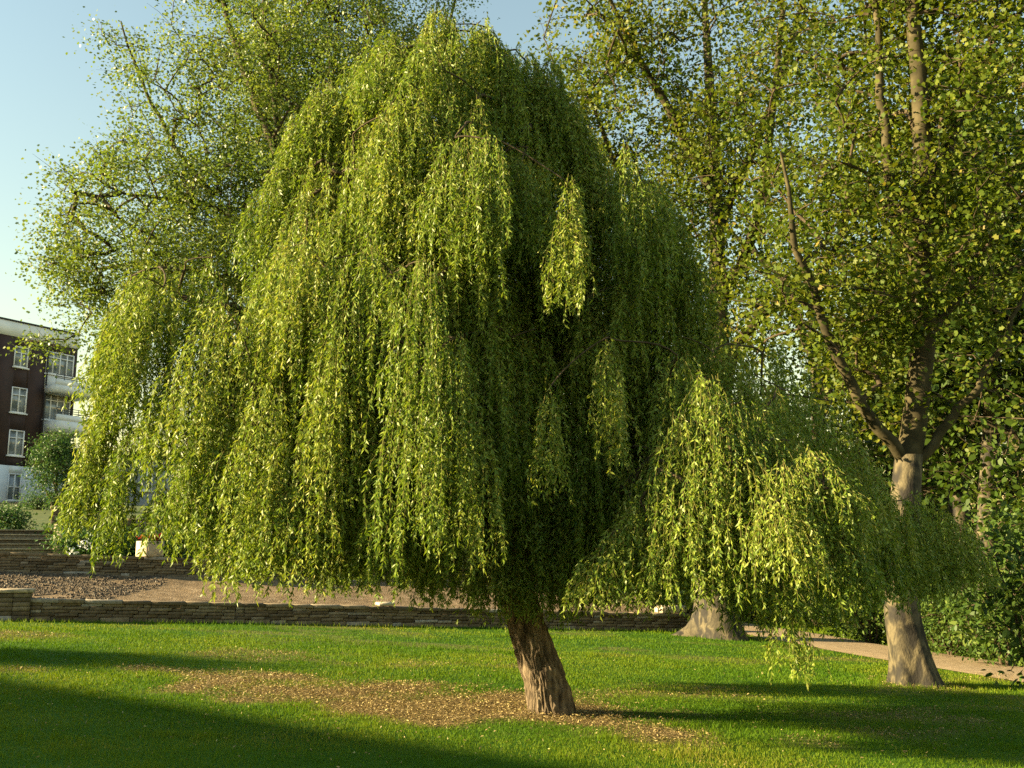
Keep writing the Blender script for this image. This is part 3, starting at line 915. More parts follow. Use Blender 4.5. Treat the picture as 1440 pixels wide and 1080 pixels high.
def tree(name, label, cat, group, trunk, rad, limbs, blobs, per, spread, lsize, leafmat, barkmat, seed,
         shape=LOBED, aspect=.85, hole=.42, extra=None, flare=.5, rt=.010, lobes=5, lean_root=None, low=.6, tw=3, flare_h=.4, spray=0):
    root = tag(empty(name, None), label, cat, group)
    sk = Skel()
    tr = trunk_mesh("trunk", trunk, rad, barkmat, root, flare, flare_h, lobes, 0, 40, 60, seed, lean_root=lean_root)
    sk.limb(trunk, rad, 24, 0); sk.limbs = []
    for l, r in limbs: sk.limb(l, r, 14)
    for c, r in sk.limbs: limbs_mesh("limb", [(c, r)], M['plimb'], root)
    tips = blob_tips(blobs, seed, hole)
    if extra is not None: tips = np.concatenate([tips, extra])
    if spray:
        lp = np.concatenate([c[2:] for c, _ in sk.limbs]); lp = np.repeat(lp, spray, 0)
        tips = np.concatenate([tips, lp + RNG.normal(size=lp.shape) * (.42, .42, .35)])
    sk.grow(tips, arch=.05, low=low)
    v1, q1 = sk.tubes(rt); v2, q2 = twigs(tips, spread * 1.2, rt * .8, tw)
    mesh("branches", np.concatenate([v1, v2]), np.concatenate([q1, q2 + len(v1)]), M['limb'], root, smooth=True)
    v, f, var, _ = clusters(tips, per, spread, lsize, shape, aspect)
    mesh("crown", v, f, leafmat, root, var=var)
    return root

def PL(lst): return [P(*q) for q in lst]
def gnd(p): p = np.array(p, float); p[2] = float(g(p[0], p[1])) - .06; return p
PG = "tall plane trees standing round the lawn"

# plane on the right, beside the path
t3b = gnd((5.93, 15.1, 0))
tree("plane_tree", "plane tree with a mottled trunk forking low, beside the path right of the willow", "tree", PG,
     [t3b, P(1268, 860, 15.1), P(1271, 760, 15.1), P(1274, 690, 15.1), P(1278, 640, 15.1)], [.29, .245, .225, .215, .2],
     [(PL([(1277, 650, 15.1), (1290, 560, 15.2), (1298, 450, 15.3), (1300, 340, 15.3), (1298, 220, 15.3), (1288, 90, 15.3), (1282, -80, 15.3), (1270, -230, 15.3)]), [.19, .18, .16, .12, .05]),
      (PL([(1272, 650, 15.1), (1240, 620, 14.9), (1212, 575, 14.8), (1190, 520, 14.7), (1166, 470, 14.6), (1146, 430, 14.5), (1140, 380, 14.4), (1118, 350, 14.3), (1104, 300, 14.2), (1098, 215, 14.1)]), [.10, .085, .07, .055, .02]),
      (PL([(1283, 650, 15.1), (1320, 612, 15.0), (1352, 572, 14.9), (1378, 535, 14.8), (1420, 470, 14.7), (1450, 390, 14.6)]), [.085, .07, .05, .02]),
      (PL([(1299, 470, 15.3), (1345, 428, 15.2), (1400, 384, 15.1), (1460, 372, 15.0), (1520, 330, 15)]), [.075, .06, .045, .02]),
      (PL([(1299, 380, 15.3), (1268, 330, 15.4), (1248, 260, 15.5), (1242, 150, 15.6), (1232, 30, 15.6), (1215, -110, 15.6)]), [.11, .09, .07, .03]),
      (PL([(1299, 300, 15.3), (1330, 210, 15.6), (1380, 110, 15.8), (1420, -20, 16)]), [.09, .07, .03])],
     [(P(1290, 170, 16.3), (3.5, 2.8, 4.6), 340), (P(1330, 560, 15.0), (2.0, 1.7, 1.3), 36), (P(1180, 450, 14.6), (1.6, 1.2, 1.5), 44), (P(1390, 90, 15.5), (2.6, 2.6, 3.0), 110), (P(1275, 560, 15.0), (.9, .8, .9), 12)],
     76, .47, .077, M['plane'], M['pbark'], 2, flare=.55, lobes=4, hole=.50, spray=1)

# plane in the middle distance with the wide root flare
t2b = gnd((4.67, 23.1, 0))
tree("plane_tree", "big plane tree with a wide flared root, behind the willow's low right bough", "tree", PG,
     [t2b, P(1004, 820, 23.1), P(1008, 700, 23.2), P(1010, 560, 23.2), P(1010, 430, 23.2), P(1008, 300, 23.2), P(998, 120, 23.2), P(985, -80, 23.2)], [.45, .41, .37, .33, .22, .17, .12, .05],
     [(PL([(1010, 540, 23.2), (1050, 455, 23), (1092, 428, 22.8), (1140, 412, 22.6), (1185, 340, 22.4), (1210, 240, 22)]), [.15, .12, .1, .05]),
      (PL([(1009, 330, 23.2), (1058, 210, 23.5), (1110, 90, 23.8), (1140, -60, 24)]), [.13, .1, .05]),
      (PL([(1008, 290, 23.2), (962, 190, 22.8), (905, 95, 22.4), (850, -20, 22)]), [.13, .1, .04]),
      (PL([(1010, 440, 23.2), (1060, 330, 22), (1085, 230, 21.4), (1090, 110, 21), (1100, -20, 20.8)]), [.13, .1, .05]),
      (PL([(1010, 420, 23.2), (930, 330, 23.6), (870, 240, 24), (820, 120, 24)]), [.12, .09, .04])],
     [((4.5, 23.0, 11.2), (4.5, 3.8, 6.3), 470), ((3.0, 22.8, 13.0), (2.7, 3, 4.0), 110)],
     78, .54, .086, M['plane'], M['pbark'], 5, flare=.75, lobes=3, lean_root=PI * .97, flare_h=.55, spray=1)

# plane behind the willow on the left
t1b = np.array([-5.4, 26.5, 1.3])
ex1 = np.array(PL([(55, 480, 24), (75, 488, 24), (92, 478, 24), (45, 490, 24), (110, 470, 24.2), (130, 440, 24.4)]))
tree("plane_tree", "tall pale green plane tree behind the willow, its crown against the open sky", "tree", PG,
     [t1b, P(436, 700, 26.5), P(430, 560, 26.4), P(425, 440, 26.4), P(420, 370, 26.4)], [.5, .42, .38, .32, .28],
     [(PL([(422, 400, 26.4), (400, 270, 26.3), (388, 180, 26.3), (376, 60, 26.2), (365, -90, 26.2), (360, -200, 26.2)]), [.11, .08, .05, .02]),
      (PL([(424, 430, 26.4), (350, 330, 25.8), (288, 274, 25.3), (200, 281, 24.8), (165, 268, 24.5), (130, 245, 24.2)]), [.08, .06, .04, .015]),
      (PL([(420, 380, 26.4), (450, 250, 26.8), (470, 120, 27), (480, -40, 27)]), [.08, .05, .02]),
      (PL([(390, 215, 26.3), (350, 120, 26.6), (318, 20, 26.8), (290, -90, 27)]), [.13, .09, .04]),
      (PL([(424, 420, 26.4), (330, 400, 27), (240, 372, 27.4), (170, 370, 27.6), (120, 385, 27.6)]), [.15, .1, .04]),
      (PL([(420, 390, 26.4), (520, 260, 27.5), (590, 140, 28), (640, 0, 28)]), [.15, .1, .04]),
      (PL([(300, 275, 25.4), (240, 200, 25.2), (195, 110, 25), (170, 30, 25)]), [.08, .05, .02])],
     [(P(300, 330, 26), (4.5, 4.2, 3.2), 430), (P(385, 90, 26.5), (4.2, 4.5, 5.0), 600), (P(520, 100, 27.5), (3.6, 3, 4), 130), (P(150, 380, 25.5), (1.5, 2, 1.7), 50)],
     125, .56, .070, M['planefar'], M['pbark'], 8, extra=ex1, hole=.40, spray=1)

WG = "woodland trees behind the path"
def wood(label, px, d, rtrunk, topz, cw, n, seed, lsize=.15, zc=None, lean=0, per=60):
    b = np.array([(px - 720) / F * d, d, 0]); b = gnd(b) if d < 30 else np.array([b[0], b[1], g(b[0], b[1])])
    top = b + [lean, 0, topz * .8]
    tr = [b, b + (top - b) * .3 + RNG.normal(size=3) * .1, b + (top - b) * .6 + RNG.normal(size=3) * .15, top]
    lb = []
    for k in range(5):
        z0 = .3 + .13 * k
        s = b + (top - b) * z0; a = RNG.random() * PI * 2
        o = np.array([math.cos(a) * cw * .8, math.sin(a) * cw * .8, topz * .22])
        lb.append(([s, s + o * .35 + [0, 0, .3], s + o * .7, s + o], [rtrunk * .5, rtrunk * .3, rtrunk * .1]))
    zc = zc or topz * .6
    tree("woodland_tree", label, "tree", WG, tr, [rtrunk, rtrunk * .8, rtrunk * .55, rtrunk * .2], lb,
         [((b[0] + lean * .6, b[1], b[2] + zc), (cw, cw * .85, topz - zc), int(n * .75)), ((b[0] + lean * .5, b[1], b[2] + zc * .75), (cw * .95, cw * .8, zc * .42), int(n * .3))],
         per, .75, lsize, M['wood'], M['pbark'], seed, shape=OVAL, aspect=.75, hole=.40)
wood("slim pale trunked woodland tree just right of the low forked plane", 1343, 23.5, .28, 15, 3.2, 230, 21)
wood("slender leaning woodland tree, second behind the low forked plane", 1366, 21.5, .24, 14, 2.8, 190, 22, lean=.9)
wood("leafy woodland tree rising at the right edge above the shrubs", 1490, 20, .3, 13, 3.4, 260, 23)
wood("distant woodland tree between the flared plane and the forked plane", 1150, 36, .35, 17, 4.5, 90, 24, .16)
wood("distant woodland tree behind the willow's right shoulder", 890, 40, .35, 19, 5, 90, 25, .17)
wood("distant woodland tree far back right of the forked plane trunk", 1310, 38, .35, 17, 5, 190, 26, .16)
wood("low dark woodland tree in shade behind the earth path", 1215, 29, .25, 8.5, 3.6, 260, 27, .13, zc=4.2)
wood("low dark woodland tree closing the view at the right edge", 1420, 27, .25, 9, 4.0, 280, 28, .13, zc=4.4)
wood("low dark woodland tree far behind the flared plane trunk", 1080, 36, .25, 9, 4.5, 280, 29, .14, zc=4.4)

# off to the left: the round tree whose shadow reaches over the lawn
_h = -S[:2] / np.linalg.norm(S[:2])
_b = np.array([-4.06, 13.85]) - _h * (6.9 - .2) / math.tan(SUN_EL)
LT = gnd((_b[0], _b[1], 0)); _z = np.array([0, 0, 1.])
tree("lawn_tree", "small round leafy tree standing by the brick house", "tree", None,
     [LT, LT + _z * 2, LT + _z * 3.8 + [.1, 0, 0]], [.2, .15, .08],
     [([LT + _z * 1.8, LT + [-.5, .2, 3.0], LT + [-1, .3, 4.2]], [.1, .07, .03]), ([LT + _z * 2, LT + [.6, -.2, 3.0], LT + [1.0, .1, 4.2]], [.1, .07, .03])],
     [((LT[0], LT[1], 4.9), (2.0, 1.35, 2.0), 260)], 90, .55, .11, M['wood'], M['limb'], 33, shape=OVAL, aspect=.6, hole=.2)

# ------------------------------------------------------------------ shrubs
def shrub(label, c, rad, n, seed, mat='shrub', lsize=.085, group="dark shrubs beyond the path", name="shrub", per=26, sp=.28, hole=.3, cat="shrub"):
    c = np.asarray(c, float)
    root = tag(empty(name, None), label, cat, group)
    sk = Skel()
    for k in range(5):
        a = RNG.random() * PI * 2
        sk.limb([c + [math.cos(a) * .08, math.sin(a) * .08, -.05], c + [math.cos(a) * rad[0] * .25, math.sin(a) * rad[1] * .25, rad[2] * .8], c + [math.cos(a) * rad[0] * .55, math.sin(a) * rad[1] * .55, rad[2] * 1.4]], [.035, .025, .01], 7)
    tips = blob_tips([(c + [0, 0, rad[2] * 1.02], rad, n)], seed, hole, .8)
    tips = tips[tips[:, 2] > c[2] + .08]
    sk.grow(tips, arch=.04)
    limbs = sk.limbs
    v1, q1 = sk.tubes(.006, .4, .03, 4)
    vs, qs, nn = [v1], [q1], len(v1)
    for cc, r in limbs:
        v, q = tubes(cc[None], r[None], 5); vs.append(v); qs.append(q + nn); nn += len(v)
    mesh("stems", np.concatenate(vs), np.concatenate(qs), M['limb'], root, smooth=True)
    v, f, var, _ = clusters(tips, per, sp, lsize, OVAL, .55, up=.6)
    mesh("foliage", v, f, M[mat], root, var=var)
    return root
def sh(label, px, d, rx, rz, n, seed, **k):
    x = (px - 720) / F * d
    z = float(g(x, d))
    return shrub(label, (x, d, z), (rx, rx * .8, rz), n, seed, **k)
sh("sunlit low shrub beside the path, left of the forked plane trunk", 1208, 23.5, 1.0, .75, 130, 41)
sh("spreading low shrub right behind the forked plane trunk", 1320, 20.5, .95, .65, 140, 42)
sh("rounded dark shrub beside the path near the right edge", 1388, 18.6, 1.0, .75, 170, 43)
sh("large dark shrub at the right edge above the path", 1440, 19.2, 1.35, 1.5, 300, 44)
sh("tall dark shrub behind the low forked plane", 1255, 24.5, 1.6, 1.6, 300, 45)
sh("tall dark shrub between the slim trunks and the right edge", 1400, 23.0, 1.7, 1.7, 320, 46)
sh("broad shaded shrub behind the path, right of the flared plane", 1140, 29, 1.9, 1.3, 260, 47)
sh("shaded shrub directly behind the flared plane trunk", 1060, 33, 2.0, 1.4, 240, 48)
sh("huge shaded shrub behind the slim pale trunks", 1330, 27, 2.2, 2.1, 360, 49)
sh("shaded shrub half hidden by the willow's dark low bough", 1190, 27, 1.8, 1.7, 280, 50)
sh("leafy shrub with big sunlit leaves at the far right edge", 1425, 15.5, .9, 1.35, 120, 51, lsize=.12)
# verge weeds
def verge():
    n = 5200
    t = RNG.random(n) * 3.2 + 1.6
    c = np.stack([np.interp(t, np.arange(len(PATH)), PATH[:, k]) for k in (0, 1)], -1)
    off = 1.25 + RNG.random(n) ** 1.6 * 1.6
    xy = c + np.array([.95, .3]) * off[:, None]
    k = fbm(xy[:, 0] * 1.1, xy[:, 1] * 1.1, 71) > .38
    xy = xy[k]; n = len(xy)
    rep = 3; xy = np.repeat(xy, rep, 0) + RNG.normal(size=(n * rep, 2)) * .05; n *= rep
    z = g(xy[:, 0], xy[:, 1]) + RNG.random(n) * .28
    d = norm(RNG.normal(size=(n, 3)) + (0, 0, .6))
    v, f = leaves(np.concatenate([xy, z[:, None]], -1), d, norm(RNG.normal(size=(n, 3)) * .6 + (0, 0, 1)), .06 + .07 * RNG.random(n), .02 + .03 * RNG.random(n), OVAL)
    tag(mesh("weeds", v, f, M['shrub'], var=np.clip(.35 + .65 * RNG.random(n), 0, 1)), "leafy weeds and ground cover along the far edge of the path", "weeds", kind="stuff")
verge()

# terrace planting on the left
TG = "shrubs planted on the terrace"
def tsh(label, px, d, z, rx, rz, n, seed, mat='garden', **k):
    q = P(px, 700, d); q[2] = z
    return shrub(label, q, (rx, rx * .7, rz), n, seed, mat=mat, group=TG, **k)
tsh("dark shrub left of the gate pier at the left edge", 2, 28.5, 2.15, .75, .42, 90, 81)
wf = tsh("low green border shrub with white flowers, right of the steps", 122, 25.8, 1.58, .85, .33, 130, 82)
tsh("low green border shrub above the upper wall behind the hanging fringe", 168, 26.4, 1.55, .8, .34, 120, 83)
tsh("low green border shrub behind the pale stone planter", 250, 27.0, 1.5, 1.1, .38, 150, 84)
tsh("border shrub on the terrace behind the willow's left strands", 330, 28.2, 1.4, 1.2, .42, 150, 85)
tsh("low border shrub beside the cheek wall of the steps", 92, 27.2, 1.8, .55, .32, 80, 86)
def whites(px, py, d, n, parent, s=.13):
    c = P(px, py, d)
    pos = c + RNG.normal(size=(n, 3)) * (s, s, s * .45)
    v, q = leaves(pos, rnd_dir(n), norm(RNG.normal(size=(n, 3)) + (0, -.6, .8)), .05 + .04 * RNG.random(n), .05 + .03 * RNG.random(n), OVAL)
    return mesh("blossom", v, q, M['flower_w'], parent, var=RNG.random(n))
whites(121, 766, 25.2, 40, wf, .14); whites(101, 776, 25.2, 12, wf, .08)
q = P(78, 690, 45)
gt = tree("garden_tree", "small blue green garden tree in front of the dark brick flats", "tree", None,
     [np.array([q[0], 45, 2.6]), np.array([q[0] + .05, 45, 4.2]), np.array([q[0] - .05, 45, 5.6])], [.11, .08, .05],
     [([(q[0], 45, 3.8), (q[0] - .6, 44.8, 4.9), (q[0] - .9, 44.7, 5.8)], [.05, .03, .01]), ([(q[0], 45, 4), (q[0] + .6, 45.2, 5), (q[0] + .9, 45.2, 5.8)], [.05, .03, .01])],
     [((q[0] + .05, 45, 5.6), (1.25, 1.2, 1.75), 150)], 60, .42, .12, M['garden'], M['limb'], 34, shape=OVAL, aspect=.5, hole=.25)
tsh("dark clipped shrub at the foot of the railing, left of the garden tree", 52, 46, 3.5, .9, .5, 80, 87)

# ------------------------------------------------------------------ the weeping willow
D0 = 10.9
WILLOW_SEED = 1
def willow():
    global RNG
    RNG = np.random.default_rng(WILLOW_SEED)
    root = tag(empty("willow_tree", None), "large weeping willow with a leaning trunk and hanging yellow green strands, centre of the lawn", "tree")
    b = gnd((.43, D0, 0))
    tc = [b, P(768, 960, D0), P(752, 915, D0), P(738, 870, D0), P(724, 815, D0), P(712, 760, D0)]
    tc[1] = tc[1] + [0, 0, 0]
    trunk_mesh("trunk", tc, [.236, .228, .208, .19, .18, .17], M['wbark'], root, flare=.16, flare_h=.12, lobes=6, ridge=.028, sides=260, rings=200, seed=4)
    sk = Skel()
    LB = [
        ([(716, 780, D0), (695, 650, 10.9), (655, 470, 10.9), (625, 300, 10.9), (626, 200, 10.9), (632, 125, 10.9)], [.16, .14, .11, .07, .03]),
        ([(716, 775, D0), (640, 650, 10.9), (540, 540, 10.8), (400, 455, 10.6), (250, 415, 10.5)], [.13, .11, .07, .03]),
        ([(718, 780, D0), (800, 700, 11.0), (880, 625, 11.0), (970, 575, 10.9), (1070, 555, 10.8)], [.10, .07, .045, .02]),
        ([(665, 510, 10.9), (735, 400, 10.9), (800, 310, 10.8), (880, 255, 10.8)], [.09, .07, .03]),
        ([(712, 770, D0), (668, 600, 10.2), (640, 500, 9.8), (622, 440, 9.5)], [.09, .05, .012]),
        ([(722, 780, D0), (820, 730, 10.5), (905, 665, 10.0), (985, 575, 8.9), (1090, 660, 8.9), (1160, 690, 8.8)], [.07, .04, .022, .01]),
        ([(915, 650, 9.4), (1000, 665, 8.8), (1085, 655, 8.3), (1150, 665, 8.1), (1185, 700, 8.05)], [.035, .028, .02, .01]),
        ([(715, 775, D0), (715, 620, 11.6), (700, 450, 12.3), (690, 330, 12.6)], [.11, .08, .03]),
        ([(714, 780, D0), (600, 700, 10.5), (430, 640, 10.3), (230, 590, 10.3)], [.10, .07, .03]),
        ([(724, 780, D0), (840, 720, 11.4), (1010, 690, 12.0), (1150, 700, 12.4), (1210, 715, 12.6)], [.09, .05, .02]),
        ([(640, 420, 10.9), (560, 320, 10.5), (480, 250, 10.2), (455, 225, 10.2)], [.06, .03, .01]),
        ([(628, 330, 10.9), (690, 220, 10.3), (720, 150, 10.0)], [.07, .05, .02]),
    ]
    for pts, r in LB: sk.limb(PL(pts), r, 16, .035)
    for c, r in sk.limbs: limbs_mesh("limb", [(c, r)], M['limb'], root)

    py_ = np.array([36, 60, 100, 200, 250, 262, 350, 380, 392, 480, 560, 640, 720, 790])
    xl_ = np.array([545, 490, 440, 410, 375, 360, 335, 320, 185, 165, 155, 140, 130, 140])
    xr_ = np.array([720, 765, 800, 830, 850, 960, 1000, 1005, 1010, 1020, 1110, 1130, 1140, 1150])
    A = []   # px-space description -> (apex, out, length, radius, lean, density)
    def add(p, out, L, rad, lean, nst): A.append((np.asarray(p, float), np.asarray(out, float), L, rad, np.asarray(lean, float), nst))
    def zbot(x, y):
        """the browse line: how low strands hang at this spot"""
        px = 720 + F * x / y
        pb = np.interp(px, [60, 130, 240, 350, 650, 830, 1100], [735, 762, 775, 832, 868, 882, 880]) - (45 if 600 < px < 850 else 85) * RNG.random() ** 1.3
        return max(P(px, pb, y)[2], float(g(x, y)) + .75)
    N = 330
    for k in range(N):
        u = (k + RNG.random()) / N
        py = 36 + (790 - 36) * u ** .92
        a = RNG.random() * 2 * PI
        XL, XR = np.interp(py, py_, xl_), np.interp(py, py_, xr_)
        xl, xr = (XL - 720) / F * D0, (XR - 720) / F * D0
        xc, ra = (xl + xr) / 2, (xr - xl) / 2
        rb = min(ra * .8, 2.35)
        if math.sin(a) > 0: rb = min(ra * .9, 2.9)
        rho = .58 + .40 * float(np.clip(2.2 * vn(a * 3.2, py * .006, 77) - .6, 0, 1)) + RNG.normal() * .02
        if py < 60: rho *= RNG.random() ** .5
        if 370 < py < 440 or 250 < py < 290: rho = RNG.uniform(.45, 1.0)
        x, y = xc + math.cos(a) * ra * rho, D0 + math.sin(a) * rb * rho
        z = P(720, py, D0)[2]
        # the dark hollow right of centre: boughs there hang further back
        px_v = 720 + F * x / y
        if math.sin(a) < .1 and 700 < px_v < 930 and py > 330:
            y = D0 + (y - D0) * RNG.uniform(-.3, .35); 
        if px_v > 1000 and py > 440 and math.sin(a) < 0: y = D0 + (y - D0) * .5
        if px_v < 280 and py > 440 and RNG.random() < .75: continue
        L = RNG.uniform(.8, 2.6) * (.75 if py < 90 else 1)
        bot = zbot(x, y)
        L = min(L, z - bot)
        if L < .45: continue
        lean = np.array([-.07 if x < -2.2 else RNG.normal() * .03, RNG.normal() * .03])
        add((x, y, z), (math.cos(a), math.sin(a) * .9), L, RNG.uniform(.20, .36), lean, int(RNG.uniform(30, 62)))
    # long narrow curtains down the front and left, with gaps between
    for k in range(46):
        px = 300 + 400 * ((k + RNG.random()) / 46); py = RNG.uniform(330, 640)
        d = 8.75 + .9 * abs(px - 520) / 300 + RNG.random() * .35 + max(0, 420 - py) / 400
        p = P(px, py, d); L = min(RNG.uniform(1.3, 2.4), p[2] - zbot(p[0], p[1]))
        if L > .5: add(p, (-.1, -.9), L, RNG.uniform(.10, .17), (-.03, 0), 30)
    for k in range(44):
        px = 300 + 330 * ((k + RNG.random()) / 44); py = RNG.uniform(540, 720); d = RNG.uniform(9.5, 10.6)
        p = P(px, py, d); L = min(RNG.uniform(1.0, 2.0), p[2] - zbot(p[0], p[1]))
        if L > .4: add(p, (-.4, -.5), L, RNG.uniform(.2, .3), (-.03, 0), 34)
    # inner boughs
    for k in range(330):
        py = RNG.uniform(180, 720); a = RNG.random() * 2 * PI
        XL, XR = np.interp(py, py_, xl_), np.interp(py, py_, xr_)
        xl, xr = (XL - 720) / F * D0, (XR - 720) / F * D0
        rho = RNG.uniform(.3, .8); x = (xl + xr) / 2 + math.cos(a) * (xr - xl) / 2 * rho; y = D0 + math.sin(a) * 1.9 * rho
        z = P(720, py, D0)[2]; L = min(RNG.uniform(1.2, 2.4), z - zbot(x, y))
        if L > .5: add((x, y, z), (math.cos(a), math.sin(a)), L, .25, (0, 0), 16)
    # boughs that stand out in the photo: px, py of the top, distance, hanging length in px, spread, strands, lean
    for (px, py, d, lp, rad, ns, ln) in [
        (800, 140, 10.6, 200, .3, 44, .03), (775, 115, 10.6, 190, .34, 50, .02), (820, 185, 10.7, 200, .3, 40, .04), (740, 82, 10.7, 170, .36, 50, .02), (840, 225, 10.6, 220, .3, 40, .03), (700, 58, 10.7, 160, .38, 50, 0), (560, 66, 10.6, 150, .34, 44, 0), (600, 48, 10.7, 150, .34, 44, 0), (640, 40, 10.6, 150, .36, 48, 0), (680, 46, 10.6, 150, .36, 44, 0), (725, 66, 10.6, 150, .34, 44, 0), (765, 100, 10.6, 160, .3, 40, .02), (515, 92, 10.5, 160, .32, 40, 0), (470, 120, 10.5, 170, .3, 40, -.02), (440, 150, 10.5, 180, .26, 36, -.02), (660, 70, 11.4, 150, .4, 44, 0), (600, 80, 11.5, 150, .4, 44, 0),
        (163, 430, 10.2, 190, .11, 34, -.02), (172, 500, 10.1, 180, .14, 34, -.02), (152, 530, 10.2, 150, .09, 24, -.03), (205, 480, 10.0, 200, .22, 40, -.02), (240, 520, 9.7, 190, .20, 40, -.02),
        (690, 735, 10.2, 150, .22, 36, 0), (722, 760, 10.2, 125, .22, 36, 0), (762, 755, 10.3, 130, .22, 36, 0), (800, 745, 10.3, 140, .22, 36, 0), (660, 725, 10.0, 150, .2, 34, 0), (620, 730, 9.8, 140, .2, 30, 0),
        (455, 108, 10.5, 190, .28, 44, 0), (432, 145, 10.6, 200, .24, 40, 0), (420, 190, 10.5, 190, .22, 40, 0), (395, 235, 10.4, 190, .24, 36, 0), (370, 262, 10.4, 180, .2, 34, 0), (500, 82, 10.8, 170, .3, 40, 0),
        (600, 362, 8.5, 340, .30, 50, 0), (640, 470, 8.4, 330, .28, 40, 0), (585, 520, 8.35, 330, .3, 40, 0), (800, 252, 8.9, 240, .20, 48, -.05), (690, 190, 8.95, 230, .26, 40, 0),
        (640, 190, 9.1, 220, .3, 40, 0), (480, 465, 8.8, 350, .34, 50, -.04), (520, 330, 8.9, 300, .36, 46, 0), (430, 300, 9.1, 300, .36, 46, -.05), (380, 540, 8.9, 290, .34, 46, -.06),
        (285, 620, 9.2, 180, .26, 44, -.04), (310, 420, 9.3, 300, .36, 44, -.08), (460, 640, 8.7, 210, .3, 36, 0), (545, 700, 8.7, 150, .26, 30, 0), (410, 680, 8.9, 170, .28, 34, -.05),
        (205, 376, 10.2, 170, .22, 40, -.02), (186, 384, 10.3, 180, .16, 34, -.02), (225, 372, 10.2, 200, .26, 34, -.02), (260, 366, 10.3, 220, .28, 34, 0), (300, 358, 10.2, 220, .28, 34, 0), (180, 425, 10.2, 180, .16, 30, -.03), (230, 400, 9.9, 230, .3, 38, -.05), (155, 560, 10.2, 230, .2, 34, -.07), (148, 600, 10.3, 150, .13, 26, -.08),
        (130, 640, 10.3, 130, .08, 20, -.12), (118, 665, 10.3, 120, .06, 14, -.12), (190, 600, 9.9, 165, .15, 30, -.04), (180, 640, 10, 185, .14, 26, -.05), (300, 560, 9.3, 240, .3, 40, -.05), (350, 700, 9.1, 155, .24, 30, 0),
        (870, 235, 10.2, 260, .34, 44, .04), (920, 250, 10.5, 260, .3, 38, .05), (950, 300, 10.6, 260, .3, 36, .05), (890, 330, 10.0, 230, .3, 36, 0), (965, 400, 10.6, 180, .28, 32, .05),
        (855, 470, 8.9, 230, .10, 24, 0), (770, 545, 8.6, 200, .13, 26, 0), (720, 470, 9.7, 300, .22, 24, 0), (820, 560, 10.3, 260, .28, 30, 0), (675, 590, 8.5, 250, .2, 26, 0), (760, 690, 10.2, 180, .26, 30, 0), (700, 720, 10.1, 150, .24, 26, 0), (810, 700, 10.3, 165, .24, 26, 0),
        # the low bough reaching out to the right
        (992, 525, 8.5, 250, .30, 60, -.03), (950, 580, 8.5, 230, .26, 48, -.06), (1020, 600, 8.4, 200, .28, 46, .02), (1000, 650, 8.3, 190, .26, 46, 0), (920, 650, 8.5, 190, .24, 44, -.05), (900, 700, 8.5, 160, .22, 40, -.06),
        (960, 690, 8.3, 180, .28, 48, 0), (868, 740, 8.5, 110, .18, 34, -.08), (838, 778, 8.5, 85, .16, 34, -.12), (930, 760, 8.4, 105, .24, 36, 0), (1020, 740, 8.3, 120, .24, 36, 0), (1050, 700, 8.4, 150, .22, 34, 0),
        (1088, 556, 9.2, 85, .16, 30, 0), (960, 470, 10.2, 200, .3, 44, .03), (1000, 490, 10.2, 200, .3, 44, .03), (930, 520, 10.0, 180, .26, 34, 0), (1060, 520, 9.8, 230, .3, 34, .04), (1110, 545, 9.9, 200, .3, 34, .06), (1030, 480, 10.4, 200, .34, 40, .02), (1080, 475, 10.7, 220, .34, 40, .05),
        (1140, 632, 8.6, 130, .24, 50, .02), (1100, 650, 8.5, 150, .24, 42, 0), (1175, 680, 8.6, 110, .2, 40, .04), (1070, 660, 8.5, 130, .2, 34, -.03), (1130, 700, 8.5, 120, .24, 36, 0), (1185, 752, 8.5, 120, .18, 44, .02), (1200, 770, 8.7, 90, .14, 24, .04),
        (1100, 832, 8.7, 140, .12, 22, .0), (1045, 560, 8.6, 200, .3, 50, .02), (1075, 615, 8.4, 180, .3, 50, .03), (1110, 615, 8.5, 170, .26, 46, .03), (1040, 640, 8.2, 170, .3, 46, 0), (1090, 700, 8.3, 130, .3, 44, 0), (1160, 650, 8.5, 120, .22, 40, .04), (1000, 560, 8.7, 220, .3, 50, 0), (1092, 780, 8.7, 110, .2, 34, 0), (1050, 800, 8.7, 100, .2, 28, -.03), (1150, 790, 9.0, 110, .22, 30, .02), (1170, 560, 10.6, 230, .32, 36, .06), (1150, 610, 10.5, 220, .34, 36, .04), (1060, 760, 9.6, 110, .3, 30, 0), (1120, 720, 9.7, 150, .3, 30, 0),
        # the shaded bough behind it
        (1210, 640, 11.6, 200, .36, 60, .05), (1200, 700, 11.2, 170, .36, 36, .03), (1235, 690, 12.0, 170, .36, 70, .05), (1290, 690, 12.6, 150, .34, 48, .05), (1270, 700, 12.4, 160, .34, 48, .04), (1330, 715, 12.8, 120, .3, 40, .06), (1350, 735, 12.9, 110, .22, 40, .08),
        (1225, 740, 11.6, 130, .32, 32, 0), (1310, 760, 12.7, 95, .3, 34, .03), (1180, 640, 11.0, 200, .36, 36, .05), (1255, 765, 12.2, 95, .3, 26, 0),
    ]:
        if px > 1085 and py > 620 and d < 9: d -= .45
        p = P(px, py, d)
        L = lp / F * d
        if px > 800 and py > 460: rad *= 1.35; ns = int(ns * 1.5)
        else: rad *= 1.1; ns = int(ns * 1.25)
        o = np.array([p[0] - .2, p[1] - D0]); o = o / (np.linalg.norm(o) + 1e-6)
        add(p, o, L, rad, (ln, 0), ns)

    apex = np.array([a[0] for a in A])
    outs = np.array([a[1] for a in A])
    sk.grow(apex - np.array([0, 0, .03]), outs, arch=.02, K=8, wob=.05, low=.3)
    v, q = sk.tubes(.007, .42, .07, 5)
    mesh("branches", v, q, M['limb'], root, smooth=True)

    # hanging strands
    st, out, Ls, rr, ln, tone = [], [], [], [], [], []
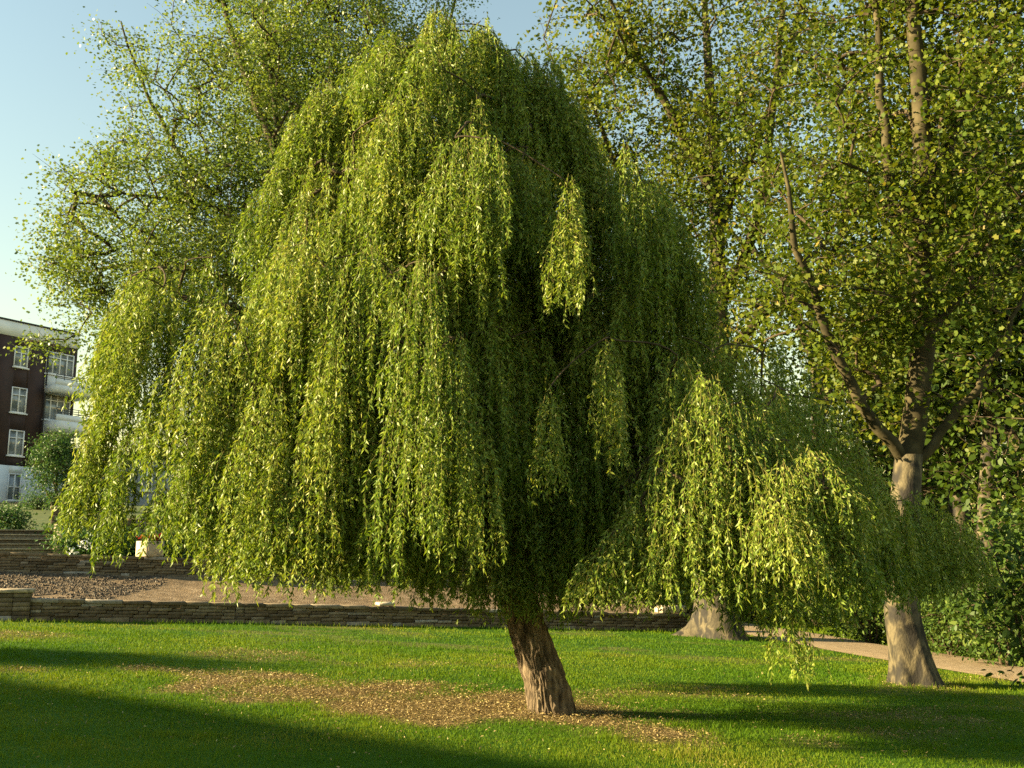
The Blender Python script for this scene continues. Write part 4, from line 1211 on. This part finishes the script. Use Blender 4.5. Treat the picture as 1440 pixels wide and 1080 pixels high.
    for (p, o, L, rad, lean, ns) in A:
        s = RNG.random(ns) ** 1.5
        th = RNG.random(ns) * 2 * PI; rad_i = (.3 + .7 * s ** .7) * rad * RNG.random(ns) ** .5
        lat = np.stack([np.cos(th) * rad_i, np.sin(th) * rad_i], -1)
        ax = np.array([o[0] * .22 + lean[0], o[1] * .22 + lean[1]])
        start = np.empty((ns, 3))
        start[:, :2] = p[:2] + ax * (s * L * .5)[:, None] + lat
        start[:, 2] = p[2] - s * L * .5 - rad_i ** 2 / rad * .55 + RNG.normal(size=ns) * .03
        st.append(start); out.append(norm(lat + o * .12 * rad + 1e-6)); rr.append(.04 + .10 * RNG.random(ns))
        Ls.append((L - s * L * .5) * RNG.uniform(.5, 1.0, ns) * (1 - .45 * np.clip(rad_i / rad, 0, 1))); ln.append(np.repeat(np.asarray(lean)[None], ns, 0))
        tone.append(np.full(ns, RNG.random()))
    st = np.concatenate(st); out = np.concatenate(out); Ls = np.concatenate(Ls); rr = np.concatenate(rr); ln = np.concatenate(ln); tone = np.concatenate(tone)
    n = len(st)
    ph = RNG.random((n, 4)) * 2 * PI; am = .02 + .03 * RNG.random((n, 2))
    def pos(i, t):
        L = Ls[i]
        p = st[i].copy()
        e = 1 - np.exp(-4 * t)
        p[:, :2] += out[i] * (rr[i] * e)[:, None] + ln[i] * (L * t)[:, None]
        p[:, 0] += am[i, 0] * np.sin(3.2 * t * L + ph[i, 0]) * t ** .7; p[:, 1] += am[i, 1] * np.sin(2.7 * t * L + ph[i, 1]) * t ** .7
        p[:, 2] += -L * t + .12 * np.minimum(L, 1) * t * np.exp(-6 * t)
        return p
    K = 7
    ii = np.repeat(np.arange(n), K); tt = np.tile(np.linspace(0, 1, K), n)
    pts = pos(ii, tt).reshape(n, K, 3)
    rad = np.repeat(np.linspace(1, .35, K)[None], n, 0) * .0020
    v, q = tubes(pts, rad, 3)
    cr = empty("crown", None); cr.parent = root
    mesh("hanging_twigs", v, q, M['wtwig'], cr)
    cnt = np.maximum(6, (Ls / .0175)).astype(int)
    ii = np.repeat(np.arange(n), cnt)
    m = len(ii)
    t = RNG.random(m) ** .9
    p = pos(ii, t); p2 = pos(ii, np.minimum(t + .03, 1.05))
    tg = norm(p2 - p)
    side_ = rnd_dir(m)
    d = norm(tg * .8 + side_ * .75 + np.array([0, 0, -.1]))
    nr = norm(rnd_dir(m) + np.array([0, 0, .35]))
    lnn = (.040 + .040 * RNG.random(m)) * np.clip(p[:, 1] / 9.6, .8, 1); wd = .012 + .0085 * RNG.random(m)
    v, f = leaves(p, d, nr, lnn, wd, KITE)
    var = np.clip(tone[ii] * .35 + .75 * RNG.random(m) - .05, 0, 1)
    mesh("foliage", v, f, M['willow'], cr, var=var)
    print("willow strands", n, "leaves", m)
willow()
